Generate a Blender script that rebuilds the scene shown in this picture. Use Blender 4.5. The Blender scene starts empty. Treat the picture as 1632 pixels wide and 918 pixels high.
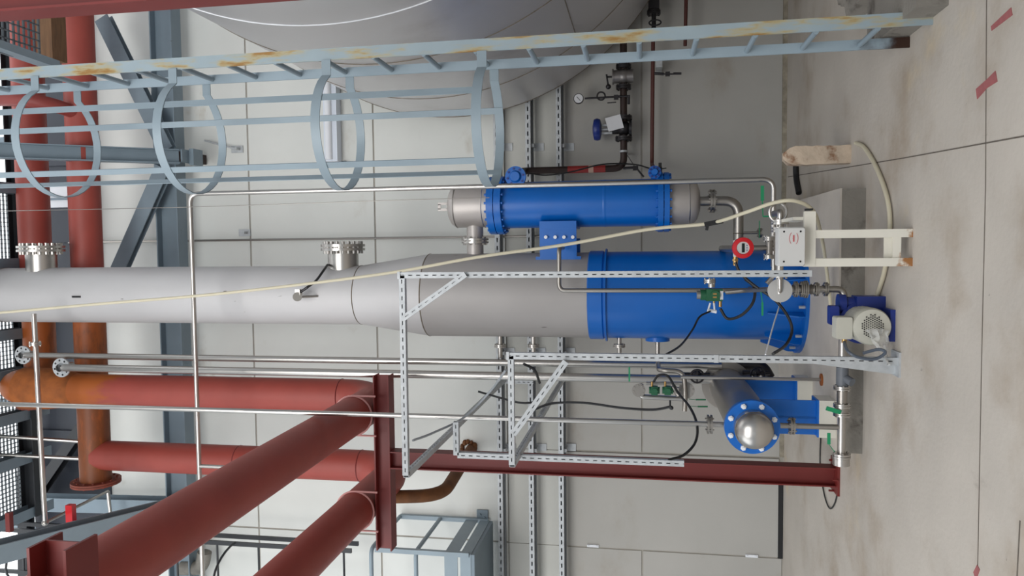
import bpy, math, random
from mathutils import Vector, Matrix
random.seed(7)
V = Vector
C = bpy.context.scene.collection
# ------------------------------------------------------------------ camera
FPX, PITCH, YAW, ROLL, CAM = 1200.0, math.radians(9.85), math.radians(3.1), 0.0016, V((0, 0, 1.6))
RT = V((math.cos(YAW), math.sin(YAW), 0))
FW = V((-math.sin(YAW)*math.cos(PITCH), math.cos(YAW)*math.cos(PITCH), math.sin(PITCH)))
UP = RT.cross(FW)
LF = UP*math.cos(ROLL) + RT*math.sin(ROLL)      # picture left  = up in the hall
TP = RT*math.cos(ROLL) - UP*math.sin(ROLL)      # picture top   = right in the hall
cd = bpy.data.cameras.new('camera'); cam = bpy.data.objects.new('camera', cd); C.objects.link(cam)
cd.sensor_width = 36; cd.lens = 36*FPX/1632; cd.clip_start = .05; cd.clip_end = 200
m3 = Matrix((-LF, TP, -FW)).transposed(); cam.matrix_world = Matrix.Translation(CAM) @ m3.to_4x4()
bpy.context.scene.camera = cam
# ------------------------------------------------------------------ light
sc = bpy.context.scene
sc.view_settings.view_transform = 'Standard'; sc.view_settings.look = 'None'
sc.view_settings.gamma = 1; sc.view_settings.exposure = 0.0
w = bpy.data.worlds.new('world'); sc.world = w; w.use_nodes = True
bg = w.node_tree.nodes['Background']; bg.inputs[0].default_value = (.80, .90, 1, 1); bg.inputs[1].default_value = .42
def area(name, loc, tgt, sx, sy, e, col):
    l = bpy.data.lights.new(name, 'AREA'); l.shape = 'RECTANGLE'; l.size = sx; l.size_y = sy; l.energy = e; l.color = col
    o = bpy.data.objects.new(name, l); C.objects.link(o); o.location = loc
    o.rotation_euler = (V(tgt)-V(loc)).to_track_quat('-Z', 'Y').to_euler(); return o
area('open_side_daylight', (-2.5, -3.5, 7.5), (-.3, 8.5, 4.0), 9, 5, 950, (1, .995, .98))
area('side_daylight', (-9, 2.5, 6), (0, 7.5, 3), 6, 7, 260, (.95, .98, 1))

# ------------------------------------------------------------------ helpers
def ray(u, v): return FW*FPX + LF*(816-u) + TP*(459-v)
def at(u, v, Y):
    d = ray(u, v); return CAM + d*(Y/d.y)
def atz(u, v, z):
    d = ray(u, v); return CAM + d*((z-1.6)/d.z)
def px(n, p):                                   # length of n pixels at point p
    return n*((V(p)-CAM).dot(FW))/FPX
def lin(c): return tuple(((x/255)/12.92 if x/255 <= .04045 else ((x/255+.055)/1.055)**2.4) for x in c)

class MB:
    def __init__(s): s.v = []; s.f = []
    def add(s, vs, fs):
        o = len(s.v); s.v += [V(p) for p in vs]; s.f += [tuple(i+o for i in f) for f in fs]; return s
    def obox(s, c, a, b, d):
        c = V(c); vs = [c+a*i+b*j+d*k for i in (-1, 1) for j in (-1, 1) for k in (-1, 1)]
        return s.add(vs, [(0,1,3,2),(4,6,7,5),(0,4,5,1),(2,3,7,6),(0,2,6,4),(1,5,7,3)])
    def box(s, c, sx, sy, sz): return s.obox(c, V((sx/2,0,0)), V((0,sy/2,0)), V((0,0,sz/2)))
    def box2(s, p, q):
        p, q = V(p), V(q); return s.box((p+q)/2, abs(q.x-p.x), abs(q.y-p.y), abs(q.z-p.z))
    def bar(s, p, q, wd, th, face=(0,-1,0)):
        a, n, t = frame(p, q, face); return s.obox((V(p)+V(q))/2, (V(q)-V(p))/2, n*th/2, t*wd/2)
    def lathe(s, o, ax, prof, n=24, caps=True):
        o = V(o); ax = V(ax).normalized(); e1 = ax.orthogonal().normalized(); e2 = ax.cross(e1)
        vs = []
        for r, h in prof:
            for k in range(n):
                t = 2*math.pi*k/n; vs.append(o+ax*h+(e1*math.cos(t)+e2*math.sin(t))*r)
        fs = []
        for i in range(len(prof)-1):
            for k in range(n):
                k2 = (k+1) % n; fs.append((i*n+k, i*n+k2, (i+1)*n+k2, (i+1)*n+k))
        if caps: fs.append(tuple(range(n-1, -1, -1))); fs.append(tuple((len(prof)-1)*n+k for k in range(n)))
        return s.add(vs, fs)
    def cyl(s, p, q, r, r2=None, n=16):
        p, q = V(p), V(q); return s.lathe(p, q-p, [(r, 0), (r if r2 is None else r2, (q-p).length)], n)
    def tube(s, pts, r, n=12, closed=False):
        pts = [V(p) for p in pts]; m = len(pts); rings = []; e = None
        for i, p in enumerate(pts):
            if closed: t = (pts[(i+1) % m]-pts[i-1])
            else: t = pts[min(i+1, m-1)]-pts[max(i-1, 0)]
            t.normalize()
            e = t.orthogonal() if e is None else e - t*e.dot(t)
            e.normalize(); b = t.cross(e)
            rr = r(i/(m-1)) if callable(r) else r
            rings += [p+(e*math.cos(2*math.pi*k/n)+b*math.sin(2*math.pi*k/n))*rr for k in range(n)]
        fs = []
        for i in range(m if closed else m-1):
            j = (i+1) % m
            for k in range(n): fs.append((i*n+k, i*n+(k+1) % n, j*n+(k+1) % n, j*n+k))
        if not closed: fs.append(tuple(range(n-1, -1, -1))); fs.append(tuple((m-1)*n+k for k in range(n)))
        return s.add(rings, fs)
    def pipe(s, pts, r, bend=None, n=14):       # straight runs joined by rounded elbows
        return s.tube(fillet(pts, bend or r*3), r, n)
    def ibeam(s, p, q, H, B, tf=.012, tw=.008, up=(0,0,1)):
        a, n, t = frame(p, q, up); c = (V(p)+V(q))/2; h = (V(q)-V(p))/2
        s.obox(c+n*(H-tf)/2, h, n*tf/2, t*B/2); s.obox(c-n*(H-tf)/2, h, n*tf/2, t*B/2)
        return s.obox(c, h, n*(H/2-tf), t*tw/2)
    def cchan(s, p, q, H, B, t0=.008, up=(0,0,1), side=1):
        a, n, t = frame(p, q, up); t = t*side; c = (V(p)+V(q))/2; h = (V(q)-V(p))/2
        s.obox(c+n*(H-t0)/2, h, n*t0/2, t*B/2); s.obox(c-n*(H-t0)/2, h, n*t0/2, t*B/2)
        return s.obox(c-t*(B-t0)/2, h, n*(H/2-t0), t*t0/2)
    def strut(s, p, q, face=(0,-1,0), wd=.041, dp=.041, pitch=.057, sl=.028, sw=.0068):
        p, q = V(p), V(q); a, n, t = frame(p, q, face); L = (q-p).length; th = .003
        for k in (-1, 1):
            s.obox((p+q)/2+n*(dp/2-th/2)+t*k*(wd/2-(wd-sw)/4), (q-p)/2, n*th/2, t*(wd-sw)/4)
            s.obox((p+q)/2+t*k*(wd/2-th/2), (q-p)/2, n*(dp/2-th), t*th/2)
            s.obox((p+q)/2-n*(dp/2-th/2)+t*k*wd/4, (q-p)/2, n*th/2, t*wd/4)
        x = 0; g = pitch-sl
        while x < L:
            e = min(x+g, L); s.obox(p+a*(x+e)/2+n*(dp/2-th/2), a*(e-x)/2, n*th/2, t*sw/2); x += pitch
        return s
    def flange(s, c, ax, r, th=.018, bolts=8, gap=.004, pair=True, br=.008, bl=.02):
        c = V(c); ax = V(ax).normalized()
        for k in ((-1, 1) if pair else (1,)):
            s.cyl(c+ax*k*gap/2, c+ax*k*(gap/2+th), r, n=24)
        if pair: s.cyl(c-ax*gap, c+ax*gap, r*.82, n=18)
        s.bolts(c, ax, r*.83, bolts, th+gap/2+bl*.5 if pair else th+.008, br, both=pair)
        return s
    def bolts(s, c, ax, R, n, h, br=.008, both=True, ph=.2):
        c = V(c); ax = V(ax).normalized(); e1 = ax.orthogonal().normalized(); e2 = ax.cross(e1)
        for k in range(n):
            t = 2*math.pi*k/n+ph; p = c+(e1*math.cos(t)+e2*math.sin(t))*R
            s.cyl(p-(ax*h if both else V((0,0,0))), p+ax*h, br, n=6)
        return s
    def ball(s, c, r, n=16, sq=1, ax=(0,0,1)):
        return s.lathe(c, ax, [(max(r*math.sin(math.pi*i/10), 1e-4), -r*sq*math.cos(math.pi*i/10)) for i in range(11)], n, False)
    def mesh(s, name, mat, org=(0,0,0), flat=False):
        me = bpy.data.meshes.new(name); org = V(org)
        me.from_pydata([tuple(p-org) for p in s.v], [], s.f); me.update()
        if not flat:
            me.polygons.foreach_set('use_smooth', [True]*len(me.polygons))
            me.set_sharp_from_angle(angle=math.radians(38))
        me.materials.append(mat); return me
def frame(p, q, face):
    a = (V(q)-V(p)).normalized(); n = V(face)-a*V(face).dot(a)
    n = n.normalized() if n.length > 1e-4 else a.orthogonal().normalized()
    return a, n, a.cross(n)
def fillet(pts, R, k=7):
    pts = [V(p) for p in pts]; out = [pts[0]]
    for i in range(1, len(pts)-1):
        a, b, c = pts[i-1], pts[i], pts[i+1]; d1 = (a-b); d2 = (c-b)
        l = min(R, d1.length*.49, d2.length*.49); s1 = b+d1.normalized()*l; s2 = b+d2.normalized()*l
        for j in range(k+1):
            t = j/k; t2 = t  # circular-ish blend
            out.append(s1*(1-t2)**2 + b*(2*t2*(1-t2))*1.0 + s2*t2**2)
    return out+[pts[-1]]
def spline(pts, k=8):
    P = [V(p) for p in pts]; P = [P[0]*2-P[1]]+P+[P[-1]*2-P[-2]]; out = []
    for i in range(1, len(P)-2):
        for j in range(k):
            t = j/k; a, b, c, d = P[i-1:i+3]
            out.append(.5*((2*b)+(c-a)*t+(2*a-5*b+4*c-d)*t*t+(3*b-a-3*c+d)*t**3))
    return out+[P[-2]]

def tag(o, label, cat, group=None, kind=None):
    if label: o['label'] = label
    if cat: o['category'] = cat
    if group: o['group'] = group
    if kind: o['kind'] = kind
    return o
def thing(name, label, cat, org, group=None):
    o = bpy.data.objects.new(name, None); C.objects.link(o); o.location = V(org); o.empty_display_size = .1
    o['org'] = tuple(org); return tag(o, label, cat, group)
def part(par, name, mb, mat, label=None, stuff=False, flat=False):
    org = V(par['org']); o = bpy.data.objects.new(name, mb.mesh(name, mat, org, flat)); C.objects.link(o); o.parent = par
    o['org'] = tuple(org)
    if label: o['label'] = label
    if stuff: o['kind'] = 'stuff'
    return o
def single(name, label, cat, mb, mat, org=None, group=None, kind=None, flat=False):
    if org is None:
        n = len(mb.v); c = sum(mb.v, V((0,0,0)))/n; org = V((c.x, c.y, min(p.z for p in mb.v)))
    o = bpy.data.objects.new(name, mb.mesh(name, mat, org, flat)); C.objects.link(o); o.location = V(org); o['org'] = tuple(V(org))
    return tag(o, label, cat, group, kind)
def struct(name, mb, mat, org=(0,0,0), flat=True):
    return single(name, None, None, mb, mat, org, kind='structure', flat=flat)

# ------------------------------------------------------------------ materials
def mat(name, col, rough=.5, metal=0, var=.08, scale=6, bump=0, bscale=40, stretch=(1,1,1), rvar=0, spec=.5, alpha=None, trans=None):
    m = bpy.data.materials.new(name); m.use_nodes = True; nt = m.node_tree; b = nt.nodes['Principled BSDF']
    L = nt.links.new; c = lin(col)
    b.inputs['Roughness'].default_value = rough; b.inputs['Metallic'].default_value = metal
    b.inputs['Specular IOR Level'].default_value = spec
    tc = nt.nodes.new('ShaderNodeTexCoord'); mp = nt.nodes.new('ShaderNodeMapping'); L(tc.outputs['Object'], mp.inputs[0])
    mp.inputs['Scale'].default_value = stretch
    nz = nt.nodes.new('ShaderNodeTexNoise'); nz.inputs['Scale'].default_value = scale; nz.inputs['Detail'].default_value = 6
    L(mp.outputs[0], nz.inputs[0])
    rp = nt.nodes.new('ShaderNodeValToRGB'); e = rp.color_ramp.elements
    e[0].position = .3; e[1].position = .7
    e[0].color = (*[x*(1-var) for x in c], 1); e[1].color = (*[min(1, x*(1+var)) for x in c], 1)
    L(nz.outputs[0], rp.inputs[0]); L(rp.outputs[0], b.inputs['Base Color'])
    if rvar:
        mr = nt.nodes.new('ShaderNodeMapRange'); L(nz.outputs[0], mr.inputs[0])
        mr.inputs[3].default_value = rough-rvar; mr.inputs[4].default_value = rough+rvar; L(mr.outputs[0], b.inputs['Roughness'])
    if bump:
        n2 = nt.nodes.new('ShaderNodeTexNoise'); n2.inputs['Scale'].default_value = bscale; n2.inputs['Detail'].default_value = 5
        L(mp.outputs[0], n2.inputs[0]); bm = nt.nodes.new('ShaderNodeBump'); bm.inputs['Strength'].default_value = bump
        bm.inputs['Distance'].default_value = .02; L(n2.outputs[0], bm.inputs['Height']); L(bm.outputs[0], b.inputs['Normal'])
    if trans is not None:
        b.inputs['Transmission Weight'].default_value = trans; b.inputs['IOR'].default_value = 1.25
    if alpha is not None: b.inputs['Alpha'].default_value = alpha
    m['ramp'] = rp.name; return m
def overlay(m, col, lo, hi, scale, stretch=(1,1,1), rough=None, offset=(0,0,0), grad=None, metal=None):
    """stains: noise patches of another colour laid over the material; grad=(axis, from, to) world limits"""
    nt = m.node_tree; L = nt.links.new; b = nt.nodes['Principled BSDF']; src = b.inputs['Base Color'].links[0].from_socket
    g = nt.nodes.new('ShaderNodeNewGeometry'); mp = nt.nodes.new('ShaderNodeMapping'); L(g.outputs['Position'], mp.inputs[0])
    mp.inputs['Scale'].default_value = stretch; mp.inputs['Location'].default_value = offset
    nz = nt.nodes.new('ShaderNodeTexNoise'); nz.inputs['Scale'].default_value = scale; nz.inputs['Detail'].default_value = 7
    nz.inputs['Roughness'].default_value = .6; L(mp.outputs[0], nz.inputs[0]); fac = nz.outputs[0]
    if grad:
        sx = nt.nodes.new('ShaderNodeSeparateXYZ'); L(g.outputs['Position'], sx.inputs[0])
        mr = nt.nodes.new('ShaderNodeMapRange'); L(sx.outputs[grad[0]], mr.inputs[0])
        mr.inputs[1].default_value = grad[1]; mr.inputs[2].default_value = grad[2]; mr.inputs[3].default_value = -.35; mr.inputs[4].default_value = .35
        ad = nt.nodes.new('ShaderNodeMath'); L(fac, ad.inputs[0]); L(mr.outputs[0], ad.inputs[1]); fac = ad.outputs[0]
    mr2 = nt.nodes.new('ShaderNodeMapRange'); mr2.interpolation_type = 'SMOOTHSTEP'; L(fac, mr2.inputs[0])
    mr2.inputs[1].default_value = lo; mr2.inputs[2].default_value = hi
    mx = nt.nodes.new('ShaderNodeMix'); mx.data_type = 'RGBA'; L(mr2.outputs[0], mx.inputs[0]); L(src, mx.inputs[6])
    mx.inputs[7].default_value = (*lin(col), 1); L(mx.outputs[2], b.inputs['Base Color']); return m

WALL = mat('wall_panel_paint', (216,217,212), .75, var=.035, scale=1.3, bump=.05, bscale=60)
overlay(WALL, (176,166,150), .60, .80, .9, (1,1,1.6))
WALLM = mat('wall_band_mid_tone', (198,197,190), .75, var=.04, scale=1.3, bump=.05, bscale=60)  # tone between the upper and lower panels
WALLD = mat('lower_wall_darker', (172,169,163), .75, var=.05, scale=1.1, bump=.05, bscale=60); overlay(WALLD, (150,138,122), .58, .85, .8, (1,1,1.6))  # lower panels get a darker base colour than the upper ones
SEAM = mat('joint_filler', (160,155,146), .9)
FLOOR = mat('concrete_floor', (184,176,166), .62, var=.07, scale=1.6, bump=.12, bscale=30, rvar=.1)
overlay(FLOOR, (156,141,124), .46, .74, 1.1); overlay(FLOOR, (196,178,146), .60, .78, .8, offset=(3,1,0))
overlay(FLOOR, (100,92,84), .70, .76, 9, offset=(7,2,0)); overlay(FLOOR, (120,110,100), .66, .85, 3, (1,.4,1), offset=(2,9,0))
CONC = mat('plinth_concrete', (132,127,119), .8, var=.12, scale=4, bump=.2, bscale=40)
overlay(CONC, (70,62,56), .50, .70, 5)
CONCTOP = mat('plinth_top_screed', (186,178,168), .7, var=.08, scale=3, bump=.1)
STONE = mat('broken_stone', (190,172,152), .85, var=.15, scale=9, bump=.5, bscale=18)
overlay(STONE, (128,92,66), .52, .66, 6)
SS = mat('stainless_steel', (186,182,177), .32, 1, var=.03, scale=2)
SSD = mat('stainless_brushed', (160,155,149), .38, 1, var=.05, scale=3)
SSW = mat('tower_pickled_steel', (192,190,190), .62, .3, var=.04, scale=2.2, stretch=(1,1,.5), rvar=.06, bump=.02, bscale=9)
overlay(SSW, (168,150,122), .64, .84, 2.2, (1,1,.35), offset=(2,4,1)); overlay(SSW, (110,104,98), .70, .73, 5, (3,3,.6))
TANK = mat('tank_steel', (206,204,205), .38, .7, var=.05, scale=.8, rvar=.07, bump=.03, bscale=1.6)
overlay(TANK, (176,170,168), .5, .8, .7)
SSM = mat('tower_middle_shaded_steel', (166,162,160), .6, .3, var=.05, scale=2.2, stretch=(1,1,.5), bump=.02, bscale=9)  # darker copy of the tower steel; weaker light lower down put into the colour
overlay(SSM, (140,124,104), .64, .84, 2.2, (1,1,.35), offset=(2,4,1)); overlay(SSM, (90,84,80), .70, .73, 5, (3,3,.6))
HEAD = mat('exchanger_head_steel', (176,170,166), .46, .5, var=.05, scale=3, bump=.02, bscale=9)
WELD = mat('weld_bead', (122,112,98), .5, .6, var=.2, scale=20)
GALV = mat('galvanised_strut', (182,185,187), .55, .35, var=.12, scale=16)
BLUE = mat('blue_paint', (0,96,182), .35, var=.05, scale=3, bump=.02, bscale=20)
BLUD = mat('dark_blue_paint', (22,44,120), .4, var=.10, scale=6)
RED = mat('red_oxide_primer', (132,52,46), .55, var=.07, scale=4, bump=.03)
REDV = mat('red_oxide_pipe_rust', (146,62,52), .55, var=.08, scale=4, bump=.03)
REDB = mat('red_oxide_beam', (108,30,26), .5, var=.07, scale=4)
GREY = mat('blue_grey_steel_paint', (134,149,158), .45, var=.05, scale=5)
GREYD = mat('structure_steel_paint', (118,133,143), .5, var=.06, scale=4)
overlay(GREYD, (70,56,44), .68, .76, 4)
LADR = mat('ladder_rail_rusty', (146,161,168), .5, var=.05, scale=5)
overlay(LADR, (168,156,118), .46, .60, 3.2, (4,4,.8)); overlay(LADR, (146,108,52), .55, .66, 3.2, (4,4,.8))
LADR2 = mat('ladder_rail_foot_rust', (146,162,172), .5, var=.05, scale=5); overlay(LADR2, (50,26,14), .35, .6, 3, grad=(2, .55, -.1))
DARKP = mat('dark_cladding', (44,49,60), .45, var=.12, scale=1.2, stretch=(1,1,3))
DGLASS = mat('dark_window_glass', (52,60,74), .12, 0, var=.35, scale=.8, spec=.8)
WHITE = mat('white_profile', (226,228,232), .5, var=.03)
WBOX = mat('white_box_paint', (198,197,194), .4, var=.02)
CREAM = mat('cream_stand_paint', (214,210,198), .5, var=.04, scale=5); overlay(CREAM, (150,100,54), .45, .62, 14, grad=(2, .16, -.06))
BLACK = mat('black_rubber', (20,20,22), .5, var=.1)
BLKP = mat('black_paint', (34,36,40), .45, var=.1)
DKIRON = mat('dark_iron_pipe', (52,38,34), .5, .3, var=.2, scale=10)
DKSTEEL = mat('dark_valve_steel', (58,56,58), .4, .7, var=.2, scale=12)
BRICK = mat('red_pipe_paint', (150,40,36), .5, var=.1)
BROWN = mat('brown_pipe_primer', (84,44,38), .55, var=.12)
RUST = mat('rust', (142,78,30), .8, var=.25, scale=9, bump=.15)
RUSTD = mat('dark_rust', (104,64,32), .8, var=.3, scale=7, bump=.15)
HOSE = mat('translucent_hose', (222,214,190), .35, var=.03, trans=.25)
FILM = mat('clear_plastic_film', (235,235,232), .2, var=.02, alpha=.35)
GREEN = mat('green_instrument', (26,92,60), .4, var=.1)
GRNH = mat('green_handle', (20,140,92), .4)
REDM = mat('red_bezel', (196,26,34), .3)
BRASS = mat('brass_gland', (186,150,96), .3, .9)
MOTOR = mat('motor_grey', (186,184,172), .5, var=.05)
PAPER = mat('paper', (214,214,216), .8, var=.03)
TAPE = mat('red_floor_paint', (152,88,88), .75, var=.12, scale=20)
LCD = mat('display_black', (24,34,34), .2)
INK = mat('logo_red', (190,70,74), .5)
CABLE = mat('grey_cable', (78,86,98), .4)
LAMP = mat('lamp_housing', (214,220,230), .35, var=.02)
GRATE = mat('grating_steel', (98,104,108), .5, .4, var=.1)
# rust bands on the big pipes
RUSTY_ORANGE = (156,80,22)

# ------------------------------------------------------------------ setting
YW = 9.0
xr, xl = 7.0, -7.5
fl = struct('floor', MB().box2((xl, -4, -.2), (xr, YW+.3, 0)), FLOOR)
def flat_on_floor(name, pts, m, h=.003):
    P = [atz(u, v, 0) for u, v in pts]; mb = MB(); n = len(P)
    mb.add([p+V((0,0,h)) for p in P]+[p+V((0,0,.0)) for p in P], [tuple(range(n)), tuple(range(2*n-1, n-1, -1))]+[(i, i+n, (i+1) % n+n, (i+1) % n) for i in range(n)])
    return part(fl, name, mb, m, flat=True)
JNT = mat('floor_joint', (96,88,80), .9, var=.2, scale=20)
def strip(name, pts, wd, m=JNT):
    mb = MB()
    P = [atz(u, v, 0) for u, v in pts]
    for a, b in zip(P, P[1:]): mb.bar(a+V((0,0,.0005)), b+V((0,0,.0005)), wd, .003, (0,0,1))
    return part(fl, name, mb, m, flat=True)
strip('floor_joint', [(1573,-60),(1571,300),(1565,560),(1557,980)], .006)
strip('floor_joint', [(1700,202),(1632,217),(1440,252),(1256,282)], .007)
strip('floor_joint', [(1626,830),(1618,980)], .008)
flat_on_floor('paint_mark', [(1580,42),(1612,12),(1614,24),(1581,49)], TAPE)
flat_on_floor('paint_mark', [(1556,142),(1576,124),(1587,113),(1590,130),(1574,140),(1558,158)], TAPE)
flat_on_floor('paint_mark', [(1558,900),(1562,908),(1556,925),(1552,912)], TAPE)
bw = struct('wall_back', MB().box2((xl, YW+.010, -.1), (xr, YW+.3, 9.0)), SEAM)
zs = [0.0]+[at(u, 470, YW).z for u in (1023, 807, 600, 402)]+[8.75]
xj = at(900, 869, YW).x; xd0 = at(1080, 724, YW).x; xd1 = at(1080, 880, YW).x; zd = at(893, 724, YW).z
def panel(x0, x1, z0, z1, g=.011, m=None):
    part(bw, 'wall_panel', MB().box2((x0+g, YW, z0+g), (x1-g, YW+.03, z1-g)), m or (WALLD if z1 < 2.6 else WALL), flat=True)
for i in range(5):
    z0, z1 = zs[i], zs[i+1]
    if i == 0: z0 = .0
    edges = [xr, xj, -4.6, xl]
    if i == 1:
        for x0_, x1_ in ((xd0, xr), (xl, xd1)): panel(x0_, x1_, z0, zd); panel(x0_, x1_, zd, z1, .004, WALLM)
        continue
    for a, b in zip(edges, edges[1:]):
        if a == xj and False: continue
        if i < 2 and b == xj: panel(xd0, a, z0, z1)          # right of the sliding door
        elif i < 2 and a == xj: panel(b, xd1, z0, z1)
        else: panel(b, a, z0, z1)
panel(xd1, xd0, zd, zs[2], .004, WALLM)
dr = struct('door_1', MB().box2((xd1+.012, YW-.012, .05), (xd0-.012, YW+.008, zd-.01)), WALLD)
part(dr, 'threshold_seal', MB().box2((xd1, YW-.02, 0), (xd0-.1, YW+.04, .055)), BLACK)
for u, v in ((945, 870), (1198, 886)):
    c = at(u, v, YW-.02); part(dr, 'latch', MB().box(c, .03, .02, .14).box(c+V((0,-.012,.05)), .014, .01, .02).box(c+V((0,-.012,-.05)), .014, .01, .02), WHITE)
struct('baseboard_back', MB().box2((xd0+.02, YW-.045, 0), (xr, YW+.01, .045)), mat('mortar', (150,142,126), .9, var=.25, scale=14, bump=.5, bscale=25))
GLOW = bpy.data.materials.new('glowing_daylight_sheet'); GLOW.use_nodes = True
GLOW.node_tree.nodes['Principled BSDF'].inputs['Emission Color'].default_value = (.93, .97, 1, 1); GLOW.node_tree.nodes['Principled BSDF'].inputs['Emission Strength'].default_value = 1.25
struct('ceiling_fill_glow', MB().box2((xl, 2.2, 12.0), (xr, YW+.3, 12.05)), GLOW)  # unseen overhead sheet, its glow added as fill light from above
# dark upper wall with strip windows
uw = struct('wall_upper', MB().box2((xl, YW-.02, 8.72), (xr, YW+.25, 9.9)), DARKP)
for i in range(14):
    x = xl+.5+i*1.02; part(uw, 'cladding_rib', MB().box2((x, YW-.06, 8.76), (x+.5, YW-.02, 9.88)), DARKP, flat=True)
CLER = struct('window_3', MB().box2((xl, YW+.05, 9.9), (xr, YW+.08, 12.0)), GLOW)
for i in range(9): part(CLER, 'window_post', MB().box2((xl+i*1.8, YW, 9.9), (xl+i*1.8+.08, YW+.06, 12.0)), GREYD, flat=True)
for k, (va, vb) in enumerate(((33, 52), (298, 331))):
    xa = at(105, va, YW).x; xb = at(105, vb, YW).x
    wn = struct('window_%d' % (k+1), MB().box2((xb, YW-.10, 8.8), (xa, YW-.05, 9.9)), WHITE)
    part(wn, 'window_mullion', MB().box2(((xa*.4+xb*.6)-.015, YW-.12, 8.8), ((xa*.4+xb*.6)+.015, YW-.1, 9.9)), GREYD)

# ------------------------------------------------------------------ plinths
Yp = 5.86
a = at(1338, 301, Yp); b = at(1338, 722, Yp)
pl = thing('concrete_plinth', 'low grey concrete plinth under the tall tower and the pump piping', 'plinth', ((a.x+b.x)/2, Yp, 0))
part(pl, 'plinth_body', MB().box2((b.x, Yp, 0), (a.x, 8.3, .165)), CONC, flat=True)
part(pl, 'plinth_top', MB().box2((b.x-.004, Yp-.004, .165), (a.x+.004, 8.3, .18)), CONCTOP, flat=True)
p0 = atz(1512, 8, 0)
single('concrete_curb', 'rough concrete curb block behind the foot of the caged ladder', 'curb', MB().box2((p0.x, p0.y, 0), (p0.x+1.6, p0.y+.9, .16)), CONC, flat=True)
mb = MB(); c = atz(1375, 4, .0)
for i in range(9):
    q = c+V((random.uniform(-.05, .3), random.uniform(-.4, .25), 0)); mb.obox(q+V((0,0,.05)), V((random.uniform(.05,.12), .02, .01)), V((-.02, random.uniform(.04,.1), .02)), V((.01, .0, .05)))
single('rubble_heap', 'small heap of grey sheeting and rubble behind the ladder foot', 'rubble', mb, CONC, kind='stuff', flat=True)
# standing broken stone block
c = atz(1357, 245, 0); hh = .50; mb = MB(); w2 = .070; prof = []
rows = 12
for i in range(rows+1):
    t = i/rows; z = t*hh; k = math.sqrt(max(.12, 1-(max(0, t-.84)/.165)**2))
    jit = .006 if t > .45 else .002
    ring = []
    for sx, sy in ((-1,-1),(-.6,-1.08),(.5,-1.06),(1,-1),(1.05,0),(1,1),(0,1.05),(-1,1),(-1.04,0)):
        ring.append(c+V((sx*w2*k+random.uniform(-jit, jit), sy*.06*k+.07+random.uniform(-jit, jit), z)))
    prof.append(ring)
n = 9
mb.add([p for r_ in prof for p in r_], [(i*n+k, i*n+(k+1) % n, (i+1)*n+(k+1) % n, (i+1)*n+k) for i in range(rows) for k in range(n)]+[tuple(range(n-1, -1, -1)), tuple(rows*n+k for k in range(n))])
single('stone_block', 'upright broken stone block standing alone on the floor by the wall', 'block', mb, STONE)
single('black_hose_offcut', 'short black hose lying on the floor behind the stone block', 'hose', MB().tube(spline([atz(1268, 262, .03), atz(1269, 285, .03), atz(1273, 308, .03)]), .028), BLACK)

# ------------------------------------------------------------------ horizontal storage tank
Yf = 8.6
tc_ = at(720, -189, Yf); Rt = at(720, 187, Yf); Rt = abs(tc_.x-Rt.x); Ys = 3.4
tk = thing('storage_tank', 'huge horizontal stainless storage tank with dished end at the upper right', 'tank', (tc_.x, 6, 0))
prof = [(Rt, 0), (Rt, Yf-Ys)]
mb = MB().lathe((tc_.x, Ys, tc_.z), (0,1,0), prof, 128, False)
dish = [(Rt*math.cos(a_)+1e-3, .25*math.sin(a_)) for a_ in [math.pi/2*i/8 for i in range(9)]]
mb.lathe((tc_.x, Yf, tc_.z), (0,1,0), dish, 128, False); mb.lathe((tc_.x, Ys, tc_.z), (0,-1,0), dish, 128, False)
part(tk, 'tank_shell', mb, TANK)
for i, y in enumerate((8.57, 7.48, 6.0, 4.89)):
    mb = MB(); m_ = 160
    mb.tube([(tc_.x+Rt*math.cos(2*math.pi*k/m_), y, tc_.z+Rt*math.sin(2*math.pi*k/m_)) for k in range(m_)], .006, 6, True)
    part(tk, 'weld_seam', mb, WHITE if i == 3 else WELD)
for a_ in (3.75, 4.25):
    part(tk, 'weld_seam', MB().cyl((tc_.x+Rt*math.cos(a_), 3.5, tc_.z+Rt*math.sin(a_)), (tc_.x+Rt*math.cos(a_), 7.3, tc_.z+Rt*math.sin(a_)), .005, n=6), WELD)
for y in (4.1, 8.0):                             # saddles, to the right of the frame
    mb = MB(); 
    mb.box2((tc_.x-.9, y-.12, 0), (tc_.x+1.4, y+.12, tc_.z-Rt+.25)); part(tk, 'saddle', mb, CONC, flat=True)

# ------------------------------------------------------------------ ladder with cage
pa = atz(1490, 33, 0); pb = atz(1448, 65, 0)
xlad = (pa.x+pb.x)/2
ld = thing('caged_ladder', 'tall blue-grey caged ladder with rust streaks beside the storage tank', 'ladder', (xlad, (pa.y+pb.y)/2, 0))
Y1, Y2 = pa.y+.03, pb.y-.02; ztop = 8.2
part(ld, 'ladder_rail', MB().add([V((xlad+dx+k, y, z)) for z, dx in ((0, .022), (ztop, .0)) for k in (-.036, .040) for y in (Y1-.006, Y1+.006)], [(0,2,3,1),(4,5,7,6),(0,4,6,2),(1,3,7,5),(0,1,5,4),(2,6,7,3)]).box2((xlad+.035, Y1, 0), (xlad+.043, Y1+.05, ztop)), LADR, 'front rail with long rust streaks')
part(ld, 'ladder_rail', MB().box2((xlad-.045, Y2-.006, 0), (xlad+.018, Y2+.006, ztop)), LADR2, 'rear rail with dark rusted foot')
z = at(1019, 78, (Y1+Y2)/2).z-.333*4
while z < ztop:
    if z > .05: part(ld, 'rung', MB().cyl((xlad-.015, Y1, z), (xlad-.015, Y2, z), .017, n=10), GREY)
    z += .333
ym = (Y1+Y2)/2; hw = (Y2-Y1)/2
TH0 = math.acos(.28/.385)
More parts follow.
